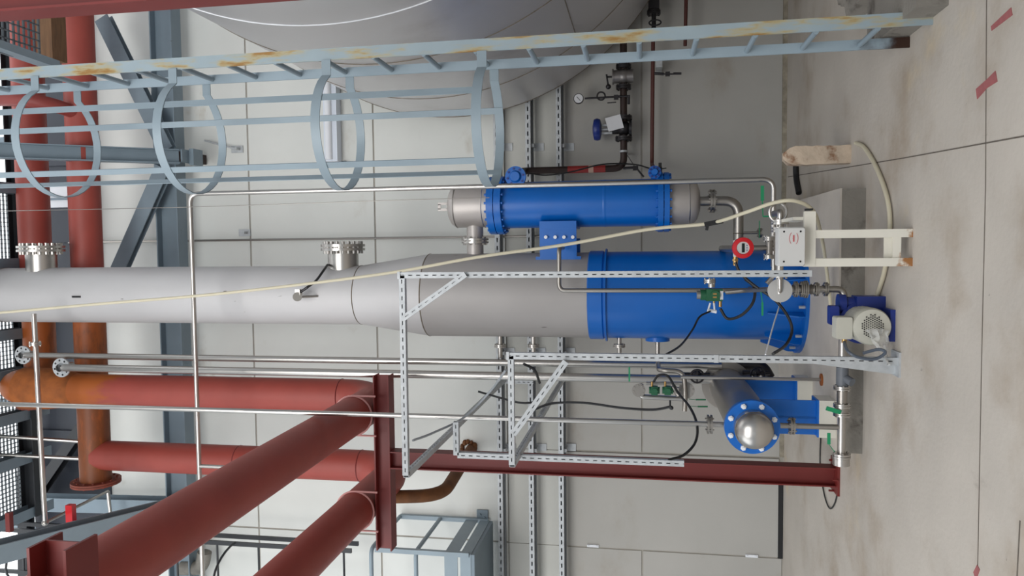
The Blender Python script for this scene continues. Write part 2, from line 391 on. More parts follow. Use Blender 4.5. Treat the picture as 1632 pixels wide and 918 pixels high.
def hoop_pt(t):                                  # t in 0..1, front rail round to the rear rail
    x0 = xlad-.04; Lx = .80
    a_ = TH0+(2*math.pi-2*TH0)*t
    return x0-.41+.385*math.cos(a_), ym-.385*math.sin(a_)
for u in (768, 520, 275, 55, -230):
    z = at(u, 68, Y1).z
    pts = [(xlad-.02, Y1-.012), (xlad-.12, Y1-.012)]+[hoop_pt(i/28) for i in range(0, 29)]+[(xlad-.12, Y2+.012), (xlad-.02, Y2+.012)]
    mb = MB(); vs = []
    for i, (x, y) in enumerate(pts):
        p_ = V(pts[max(i-1, 0)]+(0,)); q_ = V(pts[min(i+1, len(pts)-1)]+(0,)); t = (q_-p_).normalized(); nn = V((t.y, -t.x, 0))*.003
        vs += [V((x, y, z-.03))-nn, V((x, y, z-.03))+nn, V((x, y, z+.03))+nn, V((x, y, z+.03))-nn]
    m_ = len(pts); mb.add(vs, [(4*i+k, 4*i+(k+1) % 4, 4*i+4+(k+1) % 4, 4*i+4+k) for i in range(m_-1) for k in range(4)]+[(0,3,2,1), (4*m_-4, 4*m_-3, 4*m_-2, 4*m_-1)])
    part(ld, 'cage_hoop', mb, GREY)
zb = at(768, 68, Y1).z-.03
def strap_t(v, Y, rear):
    k = (at(650, v, Y).x-(xlad-.45))/.385; t = max(.01, (math.acos(max(-1, min(1, k)))-TH0)/(2*math.pi-2*TH0)); return 1-t if rear else t
for t in (strap_t(145, 4.42, 0), strap_t(261, 4.55, 0), strap_t(180, 5.1, 1), strap_t(275, 4.9, 1)):
    x, y = hoop_pt(t); x2, y2 = hoop_pt(t+.01); d = V((x2-x, y2-y, 0)).normalized(); nn = V((d.y, -d.x, 0))
    if nn.dot(V((x-xlad+.3, y-ym, 0))) < 0: nn = -nn
    c = V((x, y, (zb+ztop)/2))-nn*.006; part(ld, 'cage_strap', MB().obox(c, d*.022, nn*.003, V((0,0,(ztop-zb)/2))), GREY)

# ------------------------------------------------------------------ red structure post at the upper corner, beams
p_ = at(100, 2, 3.2)
single('steel_post', 'dark red steel post cut by the upper left corner of the picture', 'post', MB().ibeam((p_.x+.02, 3.2, 0), (p_.x+.02, 3.2, 8), .14, .14, up=(1,0,0)), REDB)
# beam carrying the pipes and its post
Yb = 6.6
e = at(611, 597, Yb); zb1 = at(597, 740, Yb-.07).z; zt1 = zb1; Hb = .15
xe = e.x; xw = at(611, 873, Yb).x; xp = at(1000, 745, Yb).x
rk = thing('pipe_rack', 'dark red steel post with a cross beam holding two red pipes', 'pipe rack', (xp, Yb, 0))
part(rk, 'cross_beam', MB().ibeam((xw, Yb, zt1-Hb/2), (xe, Yb, zt1-Hb/2), Hb, .15, .012, .009), REDB)
part(rk, 'post', MB().ibeam((xp, Yb, .02), (xp, Yb, zt1-Hb), .16, .14, .011, .008, up=(1,0,0)), REDB)
part(rk, 'base_plate', MB().box((xp, Yb, .01), .28, .24, .02).bolts((xp, Yb, .02), (0,0,1), .13, 4, .04, .01, False, .78), REDB)
b2 = at(100, 862, 2.85)
single('pipe_support_beam', 'thick dark red steel beam end at the bottom left corner', 'beam', MB().ibeam((b2.x-1.6, 2.85, b2.z), (b2.x, 2.85, b2.z), .19, .19, .014, .01), REDB)

# ------------------------------------------------------------------ big red pipes
rp_ = .172
def pipe_thing(name, label, org, group=None): return thing(name, label, 'pipe', org, group)
YA, YB_ = 7.8, 7.3
zp = zt1+rp_+.01
xA = at(400, 735, YA).x; xB = at(400, 627, YB_).x
z1 = at(148, 640, YA).z; z2 = at(58, 430, YA).z
REDA = REDV; overlay(REDA, RUSTY_ORANGE, .45, .62, 2.5, (1.2,1.2,.5), grad=(2, 5.9, 8.3))
REDC = mat('red_oxide_pipe', (146,62,52), .55, var=.08, scale=4, bump=.03); overlay(REDC, RUSTY_ORANGE, .5, .62, 2.5, grad=(2, 7.3, 8.6))
RH = mat('red_pipe_to_rust', (146,62,52), .55, var=.08, scale=4, bump=.03)
overlay(RH, (150,76,26), .40, .60, 2.2, grad=(0, .1, -.9))
overlay(RH, (116,60,22), .58, .85, 5, (1,3,3), grad=(0, .4, -1.6))
xend1 = at(160, 765, YA).x; xend2 = at(60, 640, YA).x
# pipe A: upper horizontal header with blind flange + drop + elbow towards the camera
A = pipe_thing('large_pipe', 'large red header pipe, rusty at its flanged end, dropping beside the rack post', (xA, YA, zp-rp_))
part(A, 'header', MB().cyl((xr, YA, z1), (xend1, YA, z1), rp_, n=32), RH)
part(A, 'blind_flange', MB().flange((xend1-.02, YA, z1), (1,0,0), .27, .022, 14, br=.013, bl=.03), mat('rusty_flange', (120,56,40), .7, var=.2, scale=9))
PD = ray(1024, 372); PD.z = 0; PD = PD/PD.y
def down_and_out(x, y, ztop_, yend, R=.42):
    pts = [(x, y, ztop_), (x, y, zp+R)]+[V((x, y, zp+R-R*math.sin(t)))-PD*(R-R*math.cos(t)) for t in [math.pi/2*i/10 for i in range(1, 11)]]+[V((x, y, zp))-PD*(y-yend)]
    return MB().tube(pts, rp_, 32)
part(A, 'drop_pipe', down_and_out(xA, YA, z1-.05, -.5), REDC)
part(A, 'weld_seam', MB().lathe((xA, YA, zp+.44), (0,0,1), [(rp_+.001,0),(rp_+.005,.006),(rp_+.001,.012)], 32, False).lathe((xA, YA, zp+1.9), (0,0,1), [(rp_+.001,0),(rp_+.004,.006),(rp_+.001,.012)], 32, False), REDB)
Bp = pipe_thing('large_pipe', 'large pipe with a rust-orange elbow dropping left of the tower', (xB, YB_, zp-rp_))
part(Bp, 'header', MB().cyl((xr, YA, z2), (xend2, YA, z2), rp_, n=32), RH)
part(Bp, 'blind_flange', MB().flange((xend2-.02, YA, z2), (1,0,0), .27, .022, 14, br=.013, bl=.03), bpy.data.materials['rusty_flange'])
R = .42
pts = [(xB, YA, z2)]+[(xB, YB_+.3*math.cos(t), z2-.3+.3*math.sin(t)) for t in [math.pi/2-math.pi/2*i/8 for i in range(9)]]
pts = [(xB, YA, z2), (xB, YB_+.25, z2)]+[(xB, YB_+.25-.25*math.sin(t), z2-.25+.25*math.cos(t)) for t in [math.pi/2*i/8 for i in range(1, 9)]]
pts += [(xB, YB_, zp+R)]+[V((xB, YB_, zp+R-R*math.sin(t)))-PD*(R-R*math.cos(t)) for t in [math.pi/2*i/10 for i in range(1, 11)]]+[V((xB, YB_, zp))-PD*(YB_+.5)]
part(Bp, 'drop_pipe', MB().tube(pts, rp_, 32), REDA)
part(Bp, 'elbow_collar', MB().lathe((xB, YB_, z2-.9), (0,0,1), [(rp_,0),(rp_+.03,.12),(rp_+.055,.35),(rp_+.06,.65)], 32, False), RUST, 'rust-orange reducer collar')
part(Bp, 'weld_seam', MB().lathe((xB, YB_, zp+.44), (0,0,1), [(rp_+.001,0),(rp_+.005,.006),(rp_+.001,.012)], 32, False), REDB)
for x, T in ((xA, A), (xB, Bp)):
    y = Yb-.12; x = x-PD.x*((YA if T is A else YB_)-y); cl = MB().tube([(x+(rp_+.01)*math.cos(t), y, zp+(rp_+.01)*math.sin(t)) for t in [math.pi*2*i/32 for i in range(32)]], .009, 8, True)
    for s in (-1, 1): cl.cyl((x+s*(rp_+.01), y, zp), (x+s*(rp_+.01), y, zt1-.04), .009, n=8)
    part(T, 'u_bolt', cl, mat('clamp_primer', (196,140,136), .5))
# rusty branch
mb = MB().pipe([at(618, 792, 7.35), at(705, 790, 7.5), at(752, 715, YW+.02)], .068, .28, 18)
single('rusty_branch_pipe', 'brown rusty bent pipe running from the large pipe into the wall', 'pipe', mb, RUSTD)
mb = MB(); c = at(747, 714, YW-.012)
for i in range(11):
    a_ = i*2*math.pi/11+random.uniform(-.2, .2); mb.ball(c+V((math.cos(a_)*.078, .0, math.sin(a_)*.085)), random.uniform(.025, .042), 8, .8)
single('wall_hole_filler', 'rough brown foam around the pipe hole in the wall', 'filler', mb, RUSTD, kind='stuff')

# ------------------------------------------------------------------ upper wall steelwork
st = thing('steel_girder', 'long blue-grey steel girder fixed along the upper wall', 'girder', (0, 8.6, at(275, 400, 8.7).z))
zg = at(276, 470, 8.68).z
part(st, 'girder_beam', MB().ibeam((xl, 8.70, zg), (4.5, 8.70, zg), .30, .20, .016, .01, up=(0,0,1)), GREYD)
def gbeam(label, p, q, H=.17, B=.15, name='steel_brace', up=(0,0,1), m=GREYD):
    return single(name, label, 'steel beam', MB().ibeam(p, q, H, B, .012, .008, up=up), m)
gbeam('diagonal blue-grey brace behind the ladder cage, top right of the girder', at(165, 30, 8.5), at(268, 240, 8.5), .1, .19, up=(0,-1,0))
gbeam('diagonal blue-grey brace meeting the girder just right of the tower', at(262, 268, 8.5), at(184, 445, 8.5), .1, .19, up=(0,-1,0))
br = thing('steel_column', 'blue-grey steel column crossing in front of the two red headers', 'steel beam', at(300, 250, 8.3))
part(br, 'column_beam', MB().ibeam(at(285, 250, 8.35), at(-40, 239, 7.0), .17, .15, .012, .008, up=(1,0,0)), GREYD)
c = at(300, 250, 8.5); part(br, 'end_plate', MB().box(c, .16, .28, .02).box(c+V((0,.1,-.04)), .20, .2, .06), GREYD)
part(br, 'stub', MB().box(at(306, 252, 8.75), .12, .45, .12), DKIRON)
gbeam('long blue-grey beam slanting from the girder end to the bottom left edge', at(296, 803, 8.4), at(-50, 892, 5.6), .12, .20, 'platform_beam', up=(0,-1,-.45), m=GREY)
gbeam('short blue-grey upright beam between the flanged header end and the girder', at(46, 800, 8.55), at(292, 806, 8.55), .2, .18, 'upright_beam', up=(0,-1,0))
for (ua, va, ub, vb, lab) in ((150, 655, 30, 830, 'lower'), (40, 470, 42, 918, 'thin')):
    gbeam('%s dark blue-grey member behind the header pipes at far left' % lab, at(ua, va, 8.75), at(ub, vb, 8.75), .14, .14, 'roof_brace', up=(0,-1,0), m=BLKP)
gb = thing('gusset_plate', 'small bolted gusset plate at the end of the slanting beam', 'plate', at(283, 806, 8.3))
part(gb, 'plate', MB().box(at(283, 804, 8.25), .06, .02, .22), GREY)
part(gb, 'bolts', MB().bolts(at(283, 804, 8.24), (0,-1,0), .05, 3, .03, .012, False), DKIRON, stuff=True)
# platform with grating above
zt = at(2, 650, 7.0).z
def yz(u, z): # depth where a height z shows at picture column u (near the axis)
    return atz(u, 600, z).y
zpf = 8.9
pf = thing('grating_platform', 'open steel grating platform high at the far left edge', 'platform', (0, 5.5, zpf))
yA_, yB = 3.6, yz(27, zpf)
xs = [atz(20, v, zpf).x for v in (505, 522, 545, 592, 600, 655, 680, 730, 748, 822)]
mb = MB()
x0g, x1g = atz(20, 830, zpf).x, atz(20, 300, zpf).x
x = x0g
while x < x1g: mb.box2((x-.0025, yA_, zpf), (x+.0025, yB, zpf+.03)); x += .05
y = yA_
while y < yB: mb.box2((x0g, y-.0025, zpf+.005), (x1g, y+.0025, zpf+.03)); y += .05
part(pf, 'grating', mb, GRATE, stuff=True)
for v in (533, 597, 667, 738, 830, 420, 300):
    x = atz(15, v, zpf-.1).x; part(pf, 'joist', MB().ibeam((x, yA_, zpf-.08), (x, yB+.3, zpf-.08), .15, .12), GREYD)
part(pf, 'edge_beam', MB().ibeam((x0g, yB+.06, zpf-.08), (4.5, yB+.06, zpf-.08), .2, .14), BLKP)
# grating seen at the very top left, coarser
pg = thing('walkway_grating', 'coarse steel mesh walkway at the upper left corner beside the red post', 'walkway', at(30, 50, 5.2))
Yg = 5.2; mb = MB()
zq = at(30, 45, Yg).z
def G(u, v): return atz(u, v, zq)
xa, xb = G(30, -60).x, G(30, 92).x; ya, yb = G(-30, 45).y, G(63, 45).y
x = xb
while x < xa: mb.box2((x-.003, ya, zq), (x+.003, yb, zq+.02)); x += .062
y = ya
while y < yb: mb.box2((xb, y-.003, zq), (xa, y+.003, zq+.02)); y += .05
part(pg, 'mesh', mb, GRATE, stuff=True)
part(pg, 'edge_beam', MB().bar(G(-30, 66)+V((0,0,-.03)), G(80, 104)+V((0,0,-.03)), .12, .06, (0,-1,0)), GREY)
single('timber_beam', 'brown wooden beam at the upper left between the mesh and the red pipe', 'beam', MB().box2((at(78,96,6.9).x, 6.85, at(88,50,6.9).z), (3.6, 7.05, at(63,50,6.9).z)), mat('weathered_timber', (104,74,48), .8, var=.25, scale=5, stretch=(1,6,6)))
single('bent_red_pipe', 'thin pink-red pipe bending behind the ladder cage at far left', 'pipe', MB().pipe([at(-40, 158, 7.3), at(60, 158, 7.3), at(150, 190, 7.9)], .075, .3), RED)

# ------------------------------------------------------------------ wall services
lf = thing('wall_lamp', 'white linear lamp housing on the wall behind the ladder cage', 'lamp', at(530, 200, YW-.03))
p, q = at(531, 100, YW-.08), at(531, 258, YW-.08); p = V((p.x, YW-.08, q.z))
part(lf, 'housing', MB().obox((p+q)/2, (p-q)/2, V((0,.07,0)), V((0,0,.085))), LAMP)
part(lf, 'diffuser', MB().cyl(q+V((.02,-.07,.02)), p+V((0,-.07,.02)), .045), WHITE)
part(lf, 'cable_gland', MB().cyl(q+V((0,.03,-.1)), q+V((0,.03,-.16)), .012), DKSTEEL)
for i, (u, v, dz, ang) in enumerate(((378, 238, 0, 1), (390, 371, 0, 0), (392, 607, 0, 0))):
    c = at(u, v, YW-.01); nm = ('beside the ladder cage with a loose rod', 'between the tower and the ladder cage', 'left of the tower above the red pipe')[i]
    k = thing('wall_bracket', 'small galvanised wall bracket '+nm, 'bracket', c)
    part(k, 'plate', MB().box(c, .09, .012, .16), GALV); part(k, 'arm', MB().box(c+V((0,-.05,-.03)), .03, .09, .03), GALV)
    if ang: part(k, 'rod', MB().cyl(c+V((.0,-.05,.0)), at(326, 224, YW-.06), .012), GALV)
single('conduit', 'thin straight conduit running down the wall right of the tower', 'conduit', MB().cyl(V((at(500,381,YW-.03).x, YW-.03, 9.2)), V((at(500,381,YW-.03).x, YW-.03, at(870,381,YW).z)), .014, n=8), SSD)
for i, u in enumerate((795, 845, 893)):
    z = at(u, 470, YW-.16).z
    nm = ('upper', 'middle', 'lowest')[i]
    t = thing('cable_channel', nm+' of the three long slotted channels along the wall', 'channel', (0, YW-.15, z), 'slotted channels along the wall')
    part(t, 'rail', MB().strut((-5.2, YW-.2, z), (2.6, YW-.2, z), wd=.06, dp=.05, pitch=.095, sl=.05, sw=.016), GALV)
    part(t, 'cable_cover', MB().box2((-5.2, YW-.15, z-.05), (2.6, YW-.10, z+.0)), mat('tray_grey%d' % i, (112,114,116), .5, .5, var=.1))
    for v in (235, 712, 560):
        x = at(u, v, YW).x; part(t, 'wall_arm', MB().box2((x-.02, YW-.17, z-.06), (x+.02, YW-.01, z-.02)).box2((x-.045, YW-.014, z-.16), (x+.045, YW-.002, z+.02)), GALV)

# ------------------------------------------------------------------ tower
YT = 7.35
pt = at(1000, 470, YT); xT = pt.x
def zT(u): return at(u, 470, YT).z
tw = thing('distillation_tower', 'tall pale steel tower with a blue lower shell in the centre', 'tower', (xT, YT, .18))
r1, r2 = .302, .414
part(tw, 'upper_shell', MB().lathe((xT, YT, 0), (0,0,1), [(.20, zT(-60)), (r1, zT(8)), (r1, zT(578)-.0)], 64), SSW)
part(tw, 'cone', MB().lathe((xT, YT, 0), (0,0,1), [(r1, zT(578)), (r2, zT(687))], 64, False), SSW)
part(tw, 'middle_shell', MB().lathe((xT, YT, 0), (0,0,1), [(r2, zT(687)), (r2, zT(942))], 64, False), SSM)
for u, r_ in ((12, r1), (578, r1), (687, r2)):
    part(tw, 'weld_seam', MB().lathe((xT, YT, zT(u)), (0,0,1), [(r_, -.006), (r_+.004, 0), (r_, .006)], 64, False), WELD)
part(tw, 'lower_shell', MB().lathe((xT, YT, 0), (0,0,1), [(r2+.002, zT(940)), (r2+.016, zT(940)-.01), (r2+.016, zT(962)), (r2+.004, zT(964)), (r2+.004, .2)], 64), BLUE)
part(tw, 'stiffening_ring', MB().lathe((xT, YT, zT(966)), (0,0,1), [(r2, -.014), (r2+.035, -.014), (r2+.035, 0), (r2, 0)], 64, False), BLUE)
part(tw, 'base_ring', MB().lathe((xT, YT, .18), (0,0,1), [(.54, 0), (.54, .03), (r2, .03)], 64, False), BLUE)
for k in range(10):
    a_ = 2*math.pi*(k+.5)/10-1.57; d = V((math.cos(a_), math.sin(a_), 0)); s_ = V((-d.y, d.x, 0))*.006
    o_ = V((xT, YT, .21)); P = [o_+d*r2, o_+d*.53, o_+d*.53+V((0,0,.05)), o_+d*(r2+.03)+V((0,0,.30)), o_+d*r2+V((0,0,.30))]
    part(tw, 'gusset', MB().add([p-s_ for p in P]+[p+s_ for p in P], [(0,1,2,3,4), (9,8,7,6,5)]+[(i, i+5, (i+1) % 5+5, (i+1) % 5) for i in range(5)]), BLUE, flat=True)
part(tw, 'anchor_bolts', MB().bolts((xT, YT, .21), (0,0,1), .49, 10, .05, .014, False, 0), GALV, stuff=True)
for u, c0, rr, rf in ((66, 395, .155, .235), (547, 393, .155, .225)):
    z = at(u, 410, YT).z; xs_ = at(u, c0+3, YT).x
    nz_ = part(tw, 'manhole', MB().cyl((xT+.2, YT, z), (xs_, YT, z), rr, n=40), SS, 'stub nozzle with bolted cover')
    part(nz_, 'cover_flange', MB().flange((xs_+.01, YT, z), (1,0,0), rf, .026, 20, gap=.014, br=.015, bl=.06), SS)
for i, (u, b_) in enumerate(((797, 562), (850, 560), (987, 562))):
    z = at(u, 540, YT).z; xe_ = at(u, b_, YT).x
    nz_ = part(tw, 'nozzle', MB().cyl((xT-.35, YT, z), (xe_-.05, YT, z), .022), SS)
    part(nz_, 'nozzle_flange', MB().flange((at(u, 551, YT).x, YT, z), (1,0,0), .058, .013, 4, br=.006, bl=.012), SS)
z = at(1048, 540, YT).z
part(tw, 'reinforcing_pad', MB().cyl((xT-.40, YT, z), (at(1048, 543, YT).x, YT, z), .115, n=32), BLUE)
part(tw, 'side_outlet', MB().cyl((xT-.42, YT, z), (at(1048, 586, YT).x, YT, z), .022), SS)
part(tw, 'nameplate_slot', MB().box(V((at(122, 473, 7.04).x, YT-r1-.002, at(122, 473, YT-r1).z)), .02, .012, .10), DKSTEEL)
# bracket joining exchanger
xh = at(950, 324.5, YT).x
zu, zl = at(865, 380, YT).z, at(922, 380, YT).z
part(tw, 'support_bracket', MB().box2((xT+.38, YT-.22, zl), (at(890, 380, YT).x, YT-.19, zu)).box2((xT+.38, YT+.19, zl), (at(890, 380, YT).x, YT+.22, zu)).box2((xT+.33, YT-.22, zl-.04), (xT+.38, YT+.22, zu+.04)), BLUE)

# ------------------------------------------------------------------ heat exchanger
hx = thing('heat_exchanger', 'upright blue shell heat exchanger with stainless heads hung on the tower', 'heat exchanger', (xh, YT, at(1115, 325, YT).z))
def zH(u): return at(u, 325, YT).z
rh = .225
part(hx, 'shell', MB().lathe((xh, YT, 0), (0,0,1), [(rh, zH(805)), (rh, zH(1050))], 48, False), BLUE)
part(hx, 'shell_band', MB().lathe((xh, YT, 0), (0,0,1), [(rh, zH(962)), (rh+.002, zH(963)), (rh+.002, zH(966)), (rh, zH(967))], 48, False), BLUE)
for ua, ub, rr in ((783, 805, .285), (1048, 1066, .283)):
    ff = part(hx, 'body_flange', MB().lathe((xh, YT, 0), (0,0,1), [(.2, zH(ub)), (rr, zH(ub)), (rr, zH((ua+ub)/2)-.004), (rr-.03, zH((ua+ub)/2)-.003), (rr-.03, zH((ua+ub)/2)+.003), (rr, zH((ua+ub)/2)+.004), (rr, zH(ua)), (.2, zH(ua))], 48), BLUE)
    part(ff, 'flange_bolts', MB().bolts((xh, YT, zH((ua+ub)/2)), (0,0,1), .262, 20, (zH(ua)-zH(ub))/2+.02, .012), BLUE, stuff=True)
part(hx, 'top_head', MB().lathe((xh, YT, 0), (0,0,1), [(.212, zH(783)), (.212, zH(733)), (.206, zH(727)), (.185, zH(722)), (.14, zH(718)), (.07, zH(716.5)), (.001, zH(716))], 48, False), HEAD)
part(hx, 'bottom_head', MB().lathe((xh, YT, 0), (0,0,1), [(.212, zH(1066)), (.212, zH(1098)), (.2, zH(1106)), (.17, zH(1111)), (.1, zH(1115)), (.001, zH(1116))], 48, False), HEAD)
for u in (729, 773, 1098): part(hx, 'weld_seam', MB().lathe((xh, YT, zH(u)), (0,0,1), [(.212, -.005), (.216, 0), (.212, .005)], 48, False), SS)
c = at(708, 328, YT); part(hx, 'lifting_lug', MB().box((xh-.03, YT, c.z), .025, .014, .13).box((xh+.03, YT, c.z), .025, .014, .13).box((xh, YT, c.z-.045), .05, .014, .04).box((xh, YT, c.z+.05), .05, .014, .03), HEAD)
z = at(757, 370, YT).z; xf = at(757, 384, YT).x
vn = part(hx, 'vapour_nozzle', MB().cyl((xh-.15, YT, z), (xT+.35, YT, z), .083, n=28), HEAD)
part(vn, 'nozzle_flange', MB().flange((xf, YT, z), (1,0,0), .135, .018, 10, gap=.01, br=.010, bl=.035), SS)
part(hx, 'mounting_bracket', MB().box2((xh-.2, YT-.235, zl+.0), (at(890, 392, YT).x, YT-.22, zu-.0)).box2((xh-.24, YT-.24, zl), (xh-.17, YT+.2, zu)), BLUE)
for u in (870, 885, 899, 913):
    c = at(u, 378, YT-.25); part(hx, 'bolt', MB().cyl(c, c+V((0,-.02,0)), .017, n=8), WHITE)
z = zH(796)
for u, v, rr in ((826, 284, .10), (1043, 277, .06)):
    c = at(u, v, YT-.02); nz_ = part(hx, 'side_nozzle', MB().cyl((xh+.1, YT, c.z), (c.x+.02, YT, c.z), rr*.55, n=20).cyl((c.x, YT, c.z), (c.x+.0, YT-.16, c.z), rr*.5, n=20), BLUE)
    part(nz_, 'nozzle_flange', MB().cyl((c.x, YT-.15, c.z), (c.x, YT-.19, c.z), rr, n=32).cyl((c.x, YT-.19, c.z), (c.x, YT-.23, c.z), rr*.58, rr*.45, n=24), BLUE)
    part(nz_, 'flange_bolts', MB().bolts((c.x, YT-.19, c.z), (0,-1,0), rr*.78, 8, .012, .011, False), BLUD, stuff=True)
# bottom outlet with elbow
zo = zH(1116)
po = thing('outlet_pipe', 'thick stainless outlet pipe with elbow under the heat exchanger', 'pipe', (xh, YT, 0.3))
pe = at(1177, 330, YT); pz = at(1177, 400, YT)
part(po, 'elbow_pipe', MB().pipe([(xh, YT, zo+.03), (xh, YT, pe.z), (pz.x, YT, pe.z)], .046, .14, 20), SSD)
part(po, 'flange_pair', MB().flange((xh, YT, at(1135, 321, YT).z), (0,0,1), .11, .018, 8, gap=.01, br=.010, bl=.03), SSD)
c = V((at(1177, 372, YT).x, YT, pe.z)); part(po, 'weld_seam', MB().lathe(c, (1,0,0), [(.046,-.004),(.049,0),(.046,.004)], 20, False), WELD)
zz = at(1198, 371, YT).z
part(po, 'branch', MB().cyl((at(1198, 371, YT).x, YT, pe.z), (at(1198, 371, YT).x, YT, at(1207, 371, YT).z), .012), SSD)
bv = part(po, 'branch_valve', MB().flange((at(1209, 371, YT).x, YT, at(1211, 371, YT).z), (0,0,1), .045, .012, 4, br=.007), SSD)
part(bv, 'handle', MB().bar((at(1209, 352, YT).x, YT-.05, at(1209, 365, YT).z), (at(1209, 380, YT).x, YT-.05, at(1209, 365, YT).z), .022, .006, (0,0,1)), GRNH, 'green lever')

# ------------------------------------------------------------------ long thin stainless pipes
def vpipe(name, label, pts, r, org=None, m=SS, extra=None, bend=None):
    t = thing(name, label, 'pipe', org or pts[-1]); part(t, 'tube', MB().pipe(pts, r, bend, 14), m); return t
Y6 = 6.55
xq = at(700, 299, Y6).x; ztq = at(303, 308, Y6).z
p_end = at(302, 960, Y6)
zlq = at(1233, 292, Y6).z
lp = vpipe('sample_pipe', 'long stainless pipe crossing the tower high up then dropping past the exchanger', [(p_end.x, Y6, ztq), (xq, Y6, ztq), (xq, Y6, zlq), (at(1233, 425, Y6).x, Y6, zlq)], .021, (xq, Y6, zlq), SS, bend=.09)
part(lp, 'coupling', MB().cyl((at(302, 790, Y6).x, Y6, ztq), (at(302, 800, Y6).x, Y6, ztq), .027), DKSTEEL)
tz = at(1228, 395, 6.45).z; tx = at(1228, 395, 6.45).x
tp = part(lp, 'tee', MB().cyl((tx, 6.5, at(1192, 395, 6.5).z), (tx, 6.5, tz-.03), .022).cyl((tx+.07, 6.5, tz), (tx-.07, 6.5, tz), .03), SSD)
part(tp, 'tee_flange', MB().flange((tx+.075, 6.5, tz), (1,0,0), .05, .013, 4, br=.007).flange((tx-.075, 6.5, tz), (1,0,0), .05, .013, 4, br=.007), SS)
xv = at(303, 742, Y6).x
part(lp, 'branch', MB().cyl((xv, Y6, ztq), (xv, Y6, at(402, 743, Y6).z), .018), SS)
# valve / elbow line at far left
t = thing('cross_pipe', 'stainless pipe crossing high up left of the tower with a clamp joint', 'pipe', at(72, 835, 6.7))
pA = at(54, 500, 6.7); pB = at(72, 833, 6.7)
part(t, 'tube', MB().cyl(pA, pB, .024), SS); part(t, 'clamp_flange', MB().flange(at(56, 548, 6.7), pB-pA, .055, .014, 4, br=.007, bl=.02), SS)
part(t, 'elbow', MB().ball(pB, .033), SSD)
part(t, 'cross_rod', MB().cyl(pB, at(172, 783, 8.2), .017), SSD); part(t, 'rear_tube', MB().cyl(at(172, 783, 8.2), at(182, 870, 8.2), .021), SS)
def flanged_pipe(label, uf, vf, ue, Y, r, rf):
    P = at(uf, vf, Y); x = P.x; zt_ = P.z; zb_ = at(ue, vf+10, Y).z
    t = thing('process_pipe', label, 'pipe', (x, Y, zb_))
    part(t, 'tube', MB().pipe([(x, Y+.16, zt_), (x, Y, zt_), (x, Y, zb_)], r, .07, 18), SS)
    part(t, 'end_flange', MB().lathe((x, Y+.02, zt_), (0,-1,0), [(r, 0), (rf, 0), (rf, .018), (r+.012, .018), (r, .05)], 32, False), GALV)
    part(t, 'bolt_holes', MB().bolts((x, Y+.004, zt_), (0,-1,0), rf*.76, 8, .003, .012, False), DKSTEEL, stuff=True); return t
flanged_pipe('left flanged stainless pipe nearest the tower, ending in a round flange', 36, 566, 1150, 7.2, .033, .10)
t = flanged_pipe('thicker flanged stainless pipe between the tower and the rusty drop pipe', 97, 586, 1135, 7.1, .040, .104)
P = at(3, 653, 6.25)
P = at(600, 661, 5.7); xs3 = P.x; zt3 = at(-20, 655, 5.7).z; zb3 = at(1165, 672, 5.7).z
t = thing('vent_pipe', 'long thin stainless pipe running up from the small separator', 'pipe', (xs3, 5.7, zb3))
part(t, 'tube', MB().cyl((xs3, 5.7, zt3), (xs3, 5.7, zb3-.04), .020), SS)
part(t, 'flange_pair', MB().flange((xs3, 5.7, at(1131, 671, 5.7).z), (0,0,1), .07, .014, 4, gap=.01, br=.007, bl=.02), SSD)
for i, (v0, v1, u1) in enumerate(((694, 705, 150), (724, 732, 150))):
    single('short_feed_pipe', ('upper', 'lower')[i]+' of two short bright pipes entering the header at far left', 'pipe', MB().cyl(at(-20, v0, 7.4), at(u1, v1, 7.75), .022), SS)
xg = at(1250, 604, 6.35).x
t = thing('drain_pipe', 'thin stainless standpipe with a rusty foot plate behind the slotted post', 'pipe', (xg, 6.35, .18))
part(t, 'tube', MB().cyl((xg, 6.35, .18), (xg, 6.35, at(1085, 602, 6.35).z), .014), SS)
part(t, 'foot_plate', MB().cyl((xg, 6.35, .18), (xg, 6.35, .19), .05), RUST, 'rusty round foot plate')
# tower side pipe with transmitter
Yk = 6.72
x1_, x2_ = at(891, 395, Yk).x, at(891, 463, Yk).x
kp = thing('impulse_pipe', 'bent thin stainless pipe in front of the blue tower shell', 'pipe', (x2_, Yk, .8))
part(kp, 'tube', MB().pipe([(x1_, YT-.3, at(891, 395, Yk).z), (x1_, Yk, at(891, 395, Yk).z), (x2_, Yk, at(891, 462, Yk).z), (x2_, Yk, at(1200, 462, Yk).z), (x2_-.0, YT-r2, at(1200, 462, Yk).z)], .020, .06), SSD)

# ------------------------------------------------------------------ slotted strut frames
Ys1 = 4.97; xs1 = at(1000, 437, Ys1).x; zt_1 = at(637, 437, Ys1).z; zb_1 = at(1293, 437, Ys1).z
f1 = thing('strut_frame', 'tall slotted galvanised frame standing in front of the tower', 'frame', (xs1, Ys1, zb_1))
part(f1, 'post', MB().strut((xs1, Ys1, zb_1), (xs1, Ys1, zt_1)), GALV)
arm1 = V((at(650, 757, Ys1).x, Ys1, zt_1-.02))
part(f1, 'arm', MB().strut((xs1, Ys1, zt_1-.02), arm1), GALV)
part(f1, 'brace', MB().strut(at(742, 437, Ys1-.045), at(642, 508, Ys1-.045), wd=.04, dp=.012), GALV)
z_w = YW-.2
part(f1, 'back_arm', MB().strut(arm1, (arm1.x, z_w, arm1.z), face=(1,0,0)), GALV)
part(f1, 'corner_clip', MB().box((xs1, Ys1, zt_1), .05, .05, .02), GALV)
Ys2 = 5.1; xs2 = at(1200, 572, Ys2).x; zt_2 = at(810, 572, Ys2).z
f2 = thing('strut_frame', 'lower slotted galvanised frame with floor foot left of the tower', 'frame', (xs2, Ys2, 0))
